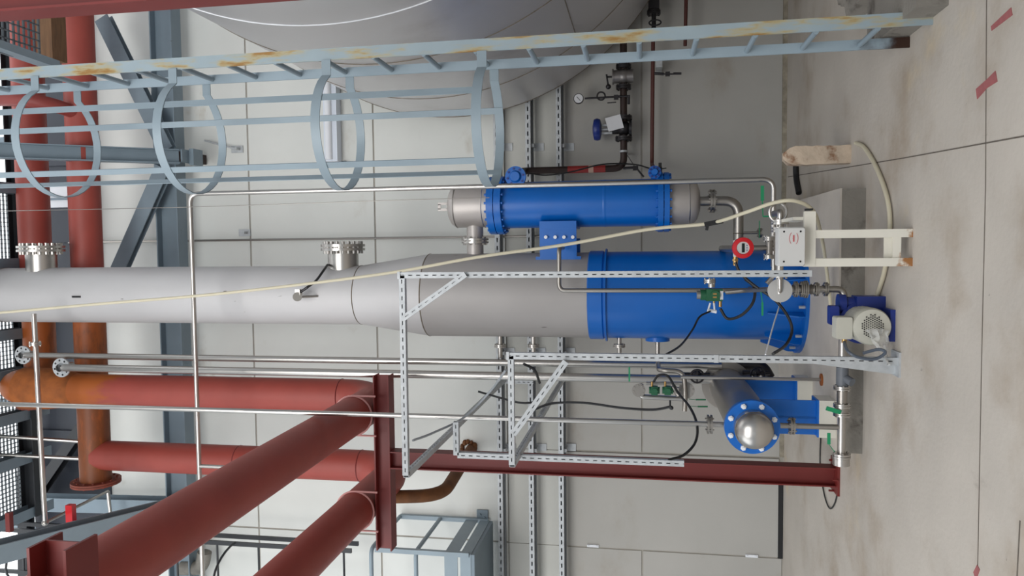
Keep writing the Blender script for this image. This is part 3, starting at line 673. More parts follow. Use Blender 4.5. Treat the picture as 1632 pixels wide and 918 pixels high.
part(f2, 'post', MB().strut((xs2, Ys2, .012), (xs2, Ys2, zt_2), wd=.046), GALV)
part(f2, 'foot_plate', MB().box((xs2-.02, Ys2+.03, .006), .16, .16, .012).add([(xs2-.025, Ys2+.03, .012), (xs2-.09, Ys2+.03, .012), (xs2-.09, Ys2+.03, .03), (xs2-.025, Ys2+.03, .55), (xs2-.025, Ys2+.036, .012), (xs2-.09, Ys2+.036, .012), (xs2-.09, Ys2+.036, .03), (xs2-.025, Ys2+.036, .55)], [(0,1,2,3), (7,6,5,4), (0,4,5,1), (1,5,6,2), (2,6,7,3), (3,7,4,0)]), GALV)
arm2 = V((at(818, 740, Ys2).x, Ys2, zt_2-.02))
part(f2, 'arm', MB().strut((xs2, Ys2, zt_2-.02), arm2), GALV)
part(f2, 'brace', MB().strut(at(902, 576, Ys2-.05), at(818, 692, Ys2-.05), wd=.045, dp=.02), GALV)
part(f2, 'back_arm', MB().strut(arm2, (arm2.x, YW-.2, arm2.z), face=(1,0,0)), GALV)
part(f2, 'back_upright', MB().strut(at(792, 608, YW-.25), at(850, 609, YW-.25)), GALV)
part(f2, 'corner_clip', MB().box((xs2, Ys2, zt_2), .055, .055, .02), GALV)
part(f2, 'splice_clip', MB().box(V((xs2, Ys2-.022, at(1141, 572, Ys2).z)), .052, .006, .03), GALV)
xa_ = at(900, 731, 5.35)
f3 = thing('hanging_channel', 'hanging slotted channel in front of the dark red post', 'channel', V((xa_.x, 5.35, at(1090, 738, 5.35).z)))
zc = at(730, 724, 5.35).z; xc = xa_.x
part(f3, 'drop_channel', MB().strut((xc, 5.35, zc), (xc, 5.35, at(1090, 738, 5.35).z)), GALV)
part(f3, 'top_channel', MB().strut((xc-.0, 5.35, zc+.01), (at(727, 672, 5.35).x, 5.35, zc+.01)), GALV)

# ------------------------------------------------------------------ hoses and cables
def cable(name, label, pts, r, m, cat='cable', k=8): return single(name, label, cat, MB().tube(spline(pts, k), r, 8), m)
hs = thing('translucent_hose', 'long translucent hose hanging diagonally past the tower', 'hose', at(1135, 356, 5.6))
part(hs, 'hose_tube', MB().tube(spline([at(-30, 501, 6.2), at(150, 485, 6.2), at(350, 468, 6.2), at(600, 438, 6.1), at(760, 410, 5.9), at(900, 390, 5.8), at(1030, 366, 5.7), at(1130, 356, 5.6), at(1190, 338, 5.4), at(1230, 324, 5.3), at(1265, 320, 5.25), at(1295, 335, 5.3), at(1308, 372, 5.5), at(1316, 420, 5.9), atz(1322, 470, .22), atz(1324, 490, .2)]), .013, 10), HOSE)
part(hs, 'hose_clamp', MB().bar(at(1123, 358, 5.58), at(1152, 352, 5.58), .035, .035).bar(at(1128, 358, 5.56), at(1126, 367, 5.56), .02, .02), BLACK, 'black quick coupling')
single('floor_hose', 'pale hose curving over the floor around the cream stand', 'hose', MB().tube(spline([atz(1364, 228, .02), atz(1378, 236, .02), atz(1398, 270, .02), atz(1415, 320, .02), atz(1418, 370, .02), atz(1410, 430, .02), atz(1398, 470, .02), atz(1392, 486, .02)]), .015, 10), HOSE)
cable('guy_wire', 'thin steel wire running up beside the ladder cage', [at(-20, 337, 6.0), at(300, 330, 6), at(600, 320, 6), at(780, 315, 6)], .003, SSD, 'wire')
cable('black_cable', 'black cable looping from the red flow meter across the blue shell', [at(1172, 418, 5.9), at(1180, 435, 5.9), at(1202, 455, 5.85), at(1235, 478, 5.8), at(1256, 505, 5.8), at(1262, 528, 5.8), at(1252, 550, 5.7), at(1232, 564, 5.3)], .011, BLACK)
cable('black_cable', 'black cable looping between the green transmitter and the flow meter', [at(1148, 492, 6.4), at(1160, 508, 6.4), at(1182, 502, 6.3), at(1200, 482, 6.2), at(1202, 458, 6.0), at(1188, 445, 5.95)], .012, BLACK)
cable('black_cable', 'black cable hanging from the green transmitter to the frame', [at(1132, 496, 6.4), at(1115, 505, 6.3), at(1104, 525, 6.2), at(1085, 550, 5.7), at(1060, 566, 5.3)], .008, BLACK)
cable('black_cable', 'short black cable at the top of the lower frame', [at(835, 580, 5.2), at(852, 590, 5.3), at(860, 610, 5.5)], .010, BLACK)
cable('black_cable', 'black cable sagging between the frame and the small control valve', [at(853, 652, 6.8), at(880, 643, 6.7), at(930, 642, 6.6), at(990, 650, 6.5), at(1040, 653, 6.45), at(1070, 648, 6.4)], .011, BLACK)
cable('black_cable', 'long black cable drooping from the small transmitters to the hanging channel', [at(1042, 608, 6.4), at(1050, 598, 6.3), at(1065, 600, 6.2), at(1080, 625, 6.1), at(1100, 650, 5.9), at(1111, 678, 5.7), at(1108, 705, 5.6), at(1090, 725, 5.45), at(1066, 733, 5.34)], .010, BLACK)
cable('black_cable', 'black cable between the two frame arms', [at(762, 624, 6.2), at(790, 632, 6.2), at(830, 642, 6.0), at(860, 640, 6.0)], .009, BLACK)
cable('grey_cable', 'pale grey cable slung between the frame arms', [at(658, 702, 5.0), at(690, 690, 5.2), at(740, 665, 5.6), at(780, 625, 5.6), at(806, 590, 5.2)], .009, mat('pale_cable', (150,154,158), .5))
cable('black_cable', 'black cable lying on the wall behind the steam pipe', [at(842, 276, 8.5), at(870, 279, 8.5), at(910, 274, 8.4), at(960, 262, 8.4), at(1010, 262, 8.5), at(1040, 270, 8.3)], .008, BLACK)
cable('floor_cable', 'thin dark cable looping on the floor around the red post foot', [atz(1308, 694, .01), atz(1307, 740, .01), atz(1313, 785, .01), atz(1322, 810, .01), atz(1331, 800, .01), atz(1336, 770, .01), atz(1336, 740, .01)], .006, BLACK)
cable('white_cord', 'white cord tied between the round cover plate and the slotted post', [at(1244, 482, 5.9), at(1232, 520, 5.5), at(1220, 565, 5.07)], .005, WHITE, 'cord')

# tower probe
t = thing('level_probe', 'small level probe head on the upper tower shell', 'sensor', at(480, 472, 7.0))
yq = YT-r1
part(t, 'probe_tube', MB().cyl(at(506, 472, yq), at(480, 473, yq-.15), .012), SS)
part(t, 'probe_head', MB().cyl(at(474, 473, yq-.19), at(474, 473, yq-.10), .045, n=20).box(at(476, 466, yq-.15), .06, .06, .05), SS)
part(t, 'gland', MB().cyl(at(478, 466, yq-.15), at(490, 458, yq-.15), .013), DKSTEEL)
part(t, 'lead', MB().tube(spline([at(488, 459, yq-.15), at(503, 448, yq-.1), at(515, 432, yq-.02), at(522, 422, yq+.2)]), .012, 8), BLACK)

# ------------------------------------------------------------------ cream stand with white box
Yn = atz(1455, 395, 0).y
sd = thing('instrument_stand', 'cream painted two-legged steel stand carrying the white box', 'stand', at(1455, 395, Yn))
xL1, xL2 = at(1400, 372, Yn).x, at(1400, 418, Yn).x; zs_ = at(1290, 395, Yn).z
for x in (xL1, xL2):
    part(sd, 'leg', MB().box2((x-.025, Yn, .0), (x+.025, Yn+.05, zs_)), CREAM, flat=True)
for x in (xL1, xL2):
    part(sd, 'leg', MB().box2((x-.02, Yn+.42, .0), (x+.02, Yn+.46, zs_)), CREAM, flat=True)
for x in (xL1, xL2):
    part(sd, 'side_rail', MB().box2((x-.018, Yn+.05, zs_-.05), (x+.018, Yn+.42, zs_)), CREAM, flat=True)
    part(sd, 'side_rail', MB().box2((x-.018, Yn+.05, .07), (x+.018, Yn+.42, .11)), CREAM, flat=True)
part(sd, 'crossbar', MB().box2((xL2+.02, Yn+.01, at(1437, 395, Yn).z), (xL1-.02, Yn+.05, at(1424, 395, Yn).z)).box2((xL2+.02, Yn+.04, at(1425, 395, Yn).z), (xL1-.02, Yn+.05, at(1412, 395, Yn).z)), CREAM, flat=True)
part(sd, 'top_plate', MB().box2((at(1285, 425, Yn).x, Yn-.004, zs_-.035), (at(1285, 337, Yn).x, Yn+.03, zs_+.032)), CREAM, flat=True)
part(sd, 'end_cap', MB().box(at(1289, 334, Yn), .012, .03, .045), BLACK)
bx = thing('junction_box', 'white instrument box with four screws and a red round mark', 'box', at(1260, 393, Yn))
c = at(1259, 393, Yn-.02); hx_ = abs(at(1259, 424, Yn-.02).x-at(1259, 362, Yn-.02).x)/2; hz_ = abs(at(1238, 393, Yn-.02).z-at(1280, 393, Yn-.02).z)/2
def rbox(c, hx, hy, hz, r=.012, n=4):
    pts = []
    for cx, cz, a0 in ((1,1,0), (-1,1,90), (-1,-1,180), (1,-1,270)):
        for i in range(n+1):
            t = math.radians(a0+90*i/n); pts.append((cx*(hx-r)+r*math.cos(t), cz*(hz-r)+r*math.sin(t)))
    m_ = len(pts); vs = []
    for y, s in ((-hy, .975), (-hy+.005, 1), (hy, 1)): vs += [V(c)+V((x*s, y, z*s)) for x, z in pts]
    fs = [(k*m_+i, k*m_+(i+1) % m_, (k+1)*m_+(i+1) % m_, (k+1)*m_+i) for k in range(2) for i in range(m_)]
    return MB().add(vs, fs+[tuple(range(m_))[::-1], tuple(2*m_+i for i in range(m_))])
part(bx, 'housing', rbox(c, hx_, .06, hz_), WBOX); fy = c.y-.06
part(bx, 'lid', rbox(V((c.x, fy-.004, c.z)), hx_*.96, .006, hz_*.96, .010), WBOX)
for sx in (-1, 1):
    for sz in (-1, 1): q = V((c.x+sx*hx_*.76, fy-.009, c.z+sz*hz_*.62)); part(bx, 'screw', MB().cyl(q, q+V((0,-.003,0)), .006, n=8), DKSTEEL)
q = at(1265, 380, fy-.012); mb = MB()
for s in (-1, 1):
    ppp = [q+V((math.cos(t)*.030*1.25, 0, math.sin(t)*.021+s*.004)) for t in [math.radians(a0) for a0 in range(25 if s > 0 else 205, 160 if s > 0 else 340, 15)]]
    mb.tube(ppp, .0014, 4)
mb.box(q, .04, .002, .004); mb.box(q+V((0,0,.004)), .002, .002, .006)
for k in range(-4, 5): mb.box(q+V((k*.0045,0,0)), .002, .003, .009)
part(bx, 'red_mark', mb, INK)

# ------------------------------------------------------------------ process line beside the box
Yl = 5.35
ml = thing('meter_line', 'stainless flanged pipe run passing behind the white box', 'pipe', at(1243, 395, Yl))
xa, xb = at(1243, 345, Yl).x, at(1243, 468, Yl).x; zm = at(1243, 395, Yl).z
part(ml, 'tube', MB().cyl((xa, Yl, zm), (xb, Yl, zm), .024), SS)
for v in (354, 366-.0, 438): part(ml, 'flange_pair', MB().flange((at(1243, v, Yl).x, Yl, zm), (1,0,0), .055, .014, 4, br=.007, bl=.018), SS)
part(ml, 'support_arm', MB().box2((at(1262, 352, Yl).x-.01, Yn+.03, zs_-.02), (at(1262, 352, Yl).x+.01, Yl+.01, zm)), CREAM, flat=True)
part(ml, 'upper_elbow', MB().pipe([(xa, Yl, zm), (at(1243, 338, Yl).x, Yl, zm), (at(1243, 338, Yl).x, Yl+.25, zm)], .022, .05), SS)
part(ml, 'sight_ring', MB().tube([at(1240, 338, Yl-.03)+V((.062*math.cos(t), 0, .055*math.sin(t))) for t in [2*math.pi*i/24 for i in range(24)]], .010, 8, True), SS)
cp = part(ml, 'cover_disc', MB().cyl(at(1243, 463, Yl+.02), at(1243, 463, Yl-.02), .080, n=36), SS, 'round dished cover disc')
part(cp, 'disc_spout', MB().pipe([at(1243, 445, Yl-.05), at(1243, 464, Yl-.05), at(1243, 464, Yl+.0)], .013, .03), SS)
vt = thing('upright_pipe', 'stainless pipe from the exchanger outlet down to the discharge valves', 'pipe', at(1233, 450, 6.5))
part(vt, 'tube', MB().pipe([at(1233, 400, 6.5), at(1233, 440, 6.5), at(1222, 452, 6.5)], .02, .05), SS)
# flow meter
fm = thing('flow_meter', 'white flow meter with a red ring and small black display', 'meter', at(1178, 397, 5.9))
c = at(1184, 395, 5.85)
part(fm, 'housing', MB().cyl(at(1178, 383, 5.95), at(1178, 409, 5.95), .045, n=24).cyl(c+V((0,.12,0)), c, .05, n=24), WBOX)
part(fm, 'bezel', MB().lathe(c, (0,-1,0), [(.05, -.02), (.078, -.02), (.08, 0), (.076, .02), (.05, .024), (.045, .016)], 36, False), REDM, 'red ring')
part(fm, 'face', MB().cyl(c, c+V((0,-.017,0)), .047, n=32), WBOX)
part(fm, 'display', MB().box(c+V((0,-.018,0)), .068, .004, .020), LCD)
part(fm, 'keys', MB().box(c+V((.018,-.018,-.027)), .008, .003, .006).box(c+V((0,-.018,-.027)), .008, .003, .006).box(c+V((-.018,-.018,-.027)), .008, .003, .006), BLUD, stuff=True)
part(fm, 'gland', MB().cyl(at(1172, 409, 5.95), at(1172, 423, 5.95), .018, n=12).cyl(at(1172, 413, 5.95), at(1172, 416, 5.95), .023, n=6), BRASS)
part(fm, 'stem', MB().cyl(at(1180, 397, 5.98), V((at(1180,397,5.98).x, YT, at(1180, 397, 5.98).z)), .03), SS)
# green transmitter on impulse line
def small_transmitter(label, u, v, Y):
    c = at(u, v, Y); t = thing('pressure_transmitter', label, 'transmitter', c)
    part(t, 'body', MB().box(c, .07, .08, .055).cyl(c+V((0,0,-.045)), c+V((0,0,.045)), .030, n=20), GREEN)
    part(t, 'cover', MB().cyl(c+V((0,-.03,0)), c+V((0,-.06,0)), .027, n=20).bolts(c+V((0,-.06,0)), (0,-1,0), .02, 6, .004, .004, False), GREEN)
    part(t, 'gland', MB().cyl(c+V((.03,0,.02)), c+V((.075,0,.02)), .010), BRASS)
def transmitter(label, u, v, Y, flip=1):
    c = at(u, v, Y); t = thing('pressure_transmitter', label, 'transmitter', c)
    part(t, 'body', MB().box(c, .10, .10, .13).cyl(c+V((0,0,.06)), c+V((0,0,.11)), .045, n=20), GREEN)
    part(t, 'cover', MB().cyl(c+V((0,-.04,-.005)), c+V((0,-.075,-.005)), .038, n=20), GREEN)
    part(t, 'window', MB().box(c+V((.012,-.077,-.0)), .014, .004, .03).box(c+V((-.014,-.077,-.0)), .014, .004, .03), BRASS)
    part(t, 'tag', MB().box(c+V((0,-.054,-.055)), .07, .004, .026), PAPER)
    part(t, 'gland', MB().cyl(c+V((-.05,0,-.05)), c+V((-.10,0,-.05)), .014).cyl(c+V((-.05,0,0)), c+V((-.085,0,0)), .010), BRASS)
    return t, c
t, c = transmitter('green pressure transmitter in front of the blue tower shell', 1138, 470, 6.45)
part(t, 'manifold', MB().cyl(c+V((0,0,.08)), c+V((0,0,.14)), .035).cyl(at(1134, 444, 6.45), at(1134, 458, 6.45), .03).cyl(c, c+V((0,.27,0)), .02), SS)
part(t, 'manifold_flange', MB().flange(at(1131, 448, 6.45), (1,0,0), .05, .012, 6, br=.008), SS)
part(t, 'wire_ends', MB().cyl(at(1132, 483, 6.43), at(1128, 497, 6.43), .008).cyl(at(1138, 483, 6.43), at(1139, 496, 6.43), .008).cyl(at(1128, 494, 6.43), at(1142, 497, 6.43), .014), WHITE)
small_transmitter('small green transmitter left of the lower frame, upper one', 1043, 622, 6.5)
small_transmitter('small green transmitter left of the lower frame, lower one', 1064, 622, 6.5)
pp = thing('control_piping', 'small stainless piping loop around two green transmitters', 'pipe', at(1050, 640, 6.55))
part(pp, 'inlet_tube', MB().pipe([at(1048, 572, YT), at(1050, 590, 6.55), at(1090, 592, 6.55), at(1092, 632, 6.55), at(1091, 655, 6.55)], .021, .08), SSD)
part(pp, 'loop_tube', MB().pipe([at(1022, 612, 6.6), at(1018, 632, 6.6), at(1095, 636, 6.6)], .022, .06), SS)
part(pp, 'loop_tube', MB().pipe([at(1030, 611, 6.6), at(1090, 611, 6.6)], .014, .05), SS)
part(pp, 'diaphragm_disc', MB().cyl(at(1018, 622, 6.62), at(1018, 622, 6.55), .058, n=28).bolts(at(1018, 622, 6.55), (0,-1,0), .045, 8, .012, .007, False), SSD)
part(pp, 'diaphragm_disc', MB().cyl(at(1094, 622, 6.7), at(1094, 622, 6.6), .070, n=28).bolts(at(1094, 622, 6.6), (0,-1,0), .055, 8, .012, .007, False), SSD)
part(pp, 'sensor_valve', MB().cyl(at(1072, 615, 6.5), at(1082, 630, 6.5), .025).box(at(1078, 622, 6.5), .05, .05, .04), SSD)
part(pp, 'hanging_joint', MB().cyl(at(1068, 638, 6.5), at(1068, 650, 6.5), .008).ball(at(1070, 650, 6.45), .018), BLKP)
for i, (u, va, vb, nm) in enumerate(((1003, 585, 608, 'above the small transmitters'),)):
    single('green_valve_lever', 'green valve lever '+nm, 'lever', MB().bar(at(u, va, 6.5), at(u, vb, 6.5), .014, .008), GRNH)
for i, (ua, ub, v, nm) in enumerate(((1109, 1125, 637, 'right'), (1112, 1128, 648, 'left'))):
    t = single('green_valve_lever', 'green valve lever below the small transmitters, '+nm+' one', 'lever', MB().bar(at(ua, v, 6.4), at(ub, v, 6.4), .012, .008).bar(at(1098, v-1, 6.4), at(ua, v, 6.4), .004, .004), GREEN)
part(lp, 'valve_lever', MB().bar(at(1215, 296, 6.5), at(1215, 320, 6.5), .026, .008).bar(at(1215, 320, 6.5), at(1216, 345, 6.5), .008, .006).bar(at(1216, 345, 6.5), V((at(1216,345,6.5).x, 6.5, zlq)), .012, .012), GRNH, 'bright green lever')
t = thing('slim_pipe', 'slim pipe with a green lever between the green transmitter and the cover disc', 'pipe', at(1225, 461, 5.6))
part(t, 'tube', MB().pipe([at(1158, 466, 6.35), at(1190, 463, 6.2), at(1225, 461, 5.6)], .017, .05), SSD)
part(t, 'valve_lever', MB().bar(at(1215, 482, 5.8), at(1215, 503, 5.8), .014, .008).bar(at(1212, 462, 5.8), at(1215, 482, 5.8), .006, .006), GRNH, 'green lever')
# discharge line down to pump
Yv = 5.45
dl = thing('discharge_line', 'stainless valve and flange stack between the cover disc and the pump', 'pipe', at(1340, 465, Yv))
xv = at(1290, 461, Yv).x
part(dl, 'tube', MB().pipe([V((xv, Yv, at(1255, 461, Yv).z)), V((xv, Yv, at(1345, 461, Yv).z)), V((at(1345, 484, Yv).x, Yv, at(1345, 461, Yv).z))], .023, .07), SSD)
for u, rr in ((1268, .055), (1278, .055), (1284, .06), (1301, .048), (1316, .048)):
    part(dl, 'flange_pair', MB().flange(V((xv, Yv, at(u, 461, Yv).z)), (0,0,1), rr, .009, 4, gap=.004, br=.007, bl=.012), SSD)
part(dl, 'bellows', MB().lathe(V((xv, Yv, at(1284, 461, Yv).z)), (0,0,-1), [(.03 if i % 2 else .038, i*.009) for i in range(8)], 20, False), SSD)

# ------------------------------------------------------------------ pump
Yq = 5.15; c = at(1390, 521, Yq); rm = px(30, c)
c = V((c.x, Yq, at(1393, 521, Yq-.05).z))
pm = thing('pump', 'electric pump with dark blue casing and grey motor under plastic film', 'pump', (c.x, Yq+.15, 0))
part(pm, 'motor_body', MB().lathe(c, (0,1,0), [(rm*.97, 0), (rm*.97, .25)], 40), MOTOR)
mb = MB()
for k in range(28):
    a_ = 2*math.pi*k/28; d = V((math.cos(a_), 0, math.sin(a_))); mb.obox(c+d*(rm-.010)+V((0,.16,0)), d*.008, V((0,.09,0)), V((-d.z,0,d.x))*.002)
part(pm, 'cooling_fins', mb, MOTOR, stuff=True)
fc = part(pm, 'fan_cover', MB().lathe(c, (0,-1,0), [(rm, -.07), (rm, -.01), (rm*.93, .012), (rm*.6, .02), (rm*.12, .022), (.001, .022)], 40, False), MOTOR)
mb = MB()
for i in range(-5, 6):
    for j in range(-5, 6):
        if i*i+j*j < 27: mb.box(c+V((i*.0145+(j % 2)*.007, -.0215, j*.0125)), .008, .006, .007)
part(fc, 'vent_holes', mb, DKSTEEL, stuff=True)
part(pm, 'terminal_box', rbox(V((c.x-.01, Yq+.05, c.z+rm+.045)), .072, .055, .050), MOTOR)
part(pm, 'cable_gland', MB().cyl(V((c.x-.07, Yq+.04, c.z+rm+.035)), V((c.x-.11, Yq+.04, c.z+rm+.035)), .016), BRASS)
part(pm, 'pump_volute', MB().cyl((c.x, Yq+.25, c.z), (c.x, Yq+.40, c.z), rm*1.15, n=40).box2((c.x+.04, Yq+.22, .0), (c.x+rm*1.5, Yq+.36, rm*1.5)), BLUD)
part(pm, 'discharge_neck', MB().cyl((c.x+.13, Yq+.30, c.z), (c.x+.13, Yq+.30, at(1336, 490, Yq+.3).z), .045, n=24).cyl((c.x+.13, Yq+.30, at(1346, 490, Yq+.3).z), (c.x+.13, Yq+.30, at(1335, 490, Yq+.3).z), .065, n=28), BLUD)
part(pm, 'controller_box', rbox(at(1328, 502, Yq+.25), .065, .04, .03), BLUD)
part(pm, 'foot', MB().box2((c.x-rm*.8, Yq+.02, 0), (c.x+rm*.9, Yq+.3, .03)).box2((c.x-.05, Yq+.05, .03), (c.x+.05, Yq+.2, .09)), BLUD)
mb = MB(); nn, mm = 10, 8; vs = []
for i in range(nn):
    for j in range(mm):
        t = i/(nn-1); s = j/(mm-1)-.5
        vs.append(c+V((-.02-.22*t+.02*random.random(), -.06-.03*random.random()-.03*math.sin(3*s), rm*.6*(1-t)*1.1*s*2-.07*t+.02*random.random()-.02)))
vs = [V((p.x, p.y, max(p.z, .004))) for p in vs]
mb.add(vs, [(i*mm+j, i*mm+j+1, (i+1)*mm+j+1, (i+1)*mm+j) for i in range(nn-1) for j in range(mm-1)])
fo = part(pm, 'plastic_film', mb, FILM)
so = fo.modifiers.new('thickness', 'SOLIDIFY'); so.thickness = .0008
cable('motor_cable', 'dark grey motor cable looped in front of the lower frame foot', [V((c.x-.10, Yq+.04, c.z+rm+.035)), at(1352, 560, 5.0), at(1370, 570, 4.98), at(1395, 572, 4.98), at(1411, 562, 4.98), at(1400, 557, 5.0), at(1375, 563, 5.02)], .010, CABLE)
# suction line, left of pump
Yx = 5.66; zx = at(1342, 630, Yx).z
sl_ = thing('suction_line', 'horizontal stainless suction pipe with valves along the plinth front', 'pipe', at(1342, 630, Yx))
X = lambda v: at(1342, v, Yx).x
part(sl_, 'tube', MB().cyl((X(500), Yx, zx), (X(735), Yx, zx), .028), SS)
part(sl_, 'dark_sleeve', MB().cyl((X(585), Yx, zx), (X(616), Yx, zx), .042).pipe([(X(600), Yx, zx), (X(600)-.03, Yx-.07, zx-.05)], .03, .02), mat('grey_sleeve', (96,100,106), .5))
for v in (618, 646, 660): part(sl_, 'flange_pair', MB().flange((X(v), Yx, zx), (1,0,0), .058, .011, 6, br=.007, bl=.014), SS)
part(sl_, 'valve_body', MB().cyl((X(623), Yx, zx), (X(642), Yx, zx), .036), SSD)
vb = part(sl_, 'butterfly_valve', MB().cyl((X(648), Yx, zx), (X(658), Yx, zx), .05), SSD)
part(vb, 'lever', MB().bar((X(655), Yx-.05, zx+.02), (X(648), Yx-.07, zx+.12), .03, .012), GRNH, 'green lever')
part(sl_, 'blind_end', MB().flange((X(726), Yx, zx), (1,0,0), .062, .014, 6, br=.007).cyl((X(730), Yx, zx), (X(741), Yx, zx), .058, n=24), SS)
xsn = at(1240, 677, 6.05).x
single('green_valve_lever', 'green valve lever beside the end of the suction pipe', 'lever', MB().bar(at(1321, 690, 5.7), at(1321, 708, 5.7), .022, .008).bar(at(1321, 708, 5.7), at(1330, 720, 5.65), .005, .005), GRNH)

# ------------------------------------------------------------------ separator vessel
Yo = 5.56; c = at(1199, 681, Yo); Rf = px(43, c)
sp = thing('separator_vessel', 'small horizontal stainless vessel with a blue flange facing forward', 'vessel', (c.x, Yo+.7, .18))
part(sp, 'front_flange', MB().lathe(c, (0,1,0), [(.1, -.0), (Rf, 0), (Rf, .05), (.1, .05)], 48), BLUE)
dome = [(Rf*.67, 0), (Rf*.67, .10)]+[(Rf*.67*math.cos(t)+.0005, .10+.10*math.sin(t)) for t in [math.pi/2*i/8 for i in range(1, 9)]]
part(sp, 'domed_head', MB().lathe(c, (0,-1,0), dome, 48, False), SS)
part(sp, 'head_weld', MB().lathe(c+V((0,-.10,0)), (0,-1,0), [(Rf*.67, -.004), (Rf*.67+.004, 0), (Rf*.67, .004)], 48, False), WELD)
for k in range(8):
    a_ = 2*math.pi*k/8+.39; q = c+V((math.cos(a_), 0, math.sin(a_)))*Rf*.84
    part(sp, 'bolt', MB().cyl(q+V((0,-.018,0)), q, .020, n=6).cyl(q+V((0,-.03,0)), q, .011, n=8), WHITE)
Yr = 7.2
part(sp, 'body', MB().cyl(c+V((0,.05,0)), V((c.x, Yr, c.z)), .165, n=48), SSD)
rf = part(sp, 'rear_flange', MB().flange(V((c.x, Yr, c.z)), (0,1,0), .23, .025, 12, pair=False), SSD)
part(sp, 'rear_head', MB().lathe(V((c.x, Yr+.02, c.z)), (0,1,0), [(.165, 0), (.165, .05), (.11, .13), (.001, .16)], 40, False), SSD)
zcb = .30
part(sp, 'saddle', MB().box2((c.x-.13, 5.93, zcb), (c.x+.13, 5.95, c.z-.02)).box2((c.x-.14, 5.89, zcb), (c.x+.14, 6.09, zcb+.012)).box2((c.x-.01, 5.93, zcb), (c.x+.01, 6.07, c.z-.1)), BLUE, flat=True)
part(sp, 'saddle', MB().box2((c.x-.15, Yr-.42, zcb), (c.x+.15, Yr-.40, c.z-.02)).box2((c.x-.16, Yr-.5, zcb), (c.x+.16, Yr-.3, zcb+.012)), BLUE, flat=True)
part(sp, 'pedestal', MB().box2((c.x-.14, 5.88, .18), (c.x+.14, 6.10, zcb)), CREAM, flat=True)
part(sp, 'pedestal', MB().box2((c.x-.16, Yr-.52, .18), (c.x+.16, Yr-.28, zcb)), CREAM, flat=True)
t = thing('vessel_drain', 'thin stainless drain with flange under the separator vessel', 'pipe', at(1300, 676, 5.75))
xd = at(1290, 675, 5.75).x
part(t, 'tube', MB().cyl((xd, 5.66, at(1235, 675, 5.66).z), (xd, 5.66, zx), .020), SSD)
part(t, 'flange_pair', MB().flange((xd, 5.66, at(1262, 675, 5.66).z), (0,0,1), .062, .012, 6, gap=.008, br=.007, bl=.02), SSD)
for i, (u, v, nm) in enumerate(((1110, 597, 'upper'), (1205, 594, 'lower'))):
    q = at(u, v, 7.1); t = thing('hand_valve', nm+' dark hand valve behind the slotted post', 'valve', q)
    part(t, 'valve_body', MB().cyl(q+V((0,0,-.12)), q+V((0,0,.12)), .02).ball(q, .045), DKSTEEL)
    part(t, 'hand_wheel', MB().tube([q+V((.06*math.cos(a_), -.09, .06*math.sin(a_))) for a_ in [2*math.pi*i/16 for i in range(16)]], .009, 6, True).bar(q+V((-.06,-.09,0)), q+V((.06,-.09,0)), .012, .008).bar(q+V((0,-.09,-.06)), q+V((0,-.09,.06)), .012, .008).cyl(q, q+V((0,-.09,0)), .010), DKSTEEL)
single('insulated_elbow', 'dark bent pipe behind the slotted post near the vessel saddle', 'pipe', MB().pipe([at(1160, 583, 7.4), at(1215, 583, 7.4), at(1226, 602, 7.4)], .055, .1), DKSTEEL)

# ------------------------------------------------------------------ steam line on the wall
Yz = 8.72
def W(u, v, dy=0): return at(u, v, Yz+dy)
sm = thing('steam_pipe', 'dark iron steam pipe with red section running to the exchanger', 'pipe', W(993, 250))
zst = W(994, 200).z
xs_ = W(994, 268).x
part(sm, 'header', MB().pipe([V((W(994, 60).x, Yz, zst)), V((xs_, Yz, zst)), V((xs_, Yz, W(833, 268).z)), at(828, 276, YT-.17)], .040, .12, 18), DKIRON)
part(sm, 'red_section', MB().cyl(V((xs_, Yz, W(905, 268).z)), V((xs_, Yz, W(965, 268).z)), .042, n=20), BRICK, 'bright red painted section')
part(sm, 'tape_band', MB().cyl(V((xs_, Yz, W(938, 268).z)), V((xs_, Yz, W(946, 268).z)), .043, n=20), mat('tape_pale', (196,160,144), .6))
part(sm, 'pipe_clamp', MB().cyl(V((W(994, 240).x, Yz, zst)), V((W(994, 243).x, Yz, zst)), .048).box(V((W(994, 241).x, Yz+.14, zst-.03)), .03, .26, .03), GALV)
iv = thing('check_valve', 'grey steel flanged valve on the steam pipe next to the ladder', 'valve', W(994, 120))
q0 = V((W(994, 122).x, Yz, zst))
part(iv, 'valve_body', MB().ball(q0, .085, 20).cyl(q0+V((0,0,-.11)), q0+V((0,0,.11)), .075, n=24).cyl(q0+V((0,0,.11)), q0+V((0,0,.125)), .088, n=24), mat('cast_steel_valve', (128,124,122), .4, .6, var=.1))
for v in (106, 139): part(iv, 'flange_pair', MB().flange(V((W(994, v).x, Yz, zst)), (1,0,0), .085, .02, 8, br=.010, bl=.02), DKSTEEL)
part(iv, 'lever', MB().bar(q0+V((.03,-.02,.19)), q0+V((-.11,-.02,.17)), .02, .015).bar(q0+V((.0,-.02,.12)), q0+V((.0,-.02,.19)), .02, .015).ball(q0+V((-.11,-.02,.17)), .03), DKSTEEL)
pgz = thing('pressure_gauge', 'round white-faced pressure gauge above the steam pipe', 'gauge', W(922, 157))
g0 = W(922, 157, -.05)
part(pgz, 'case', MB().cyl(g0+V((0,.03,0)), g0, .058, n=28), DKSTEEL); part(pgz, 'dial', MB().cyl(g0, g0+V((0,-.004,0)), .05, n=28), PAPER)
part(pgz, 'needle', MB().bar(g0+V((.02,-.007,.02)), g0+V((-.025,-.007,-.02)), .006, .002), BLACK)
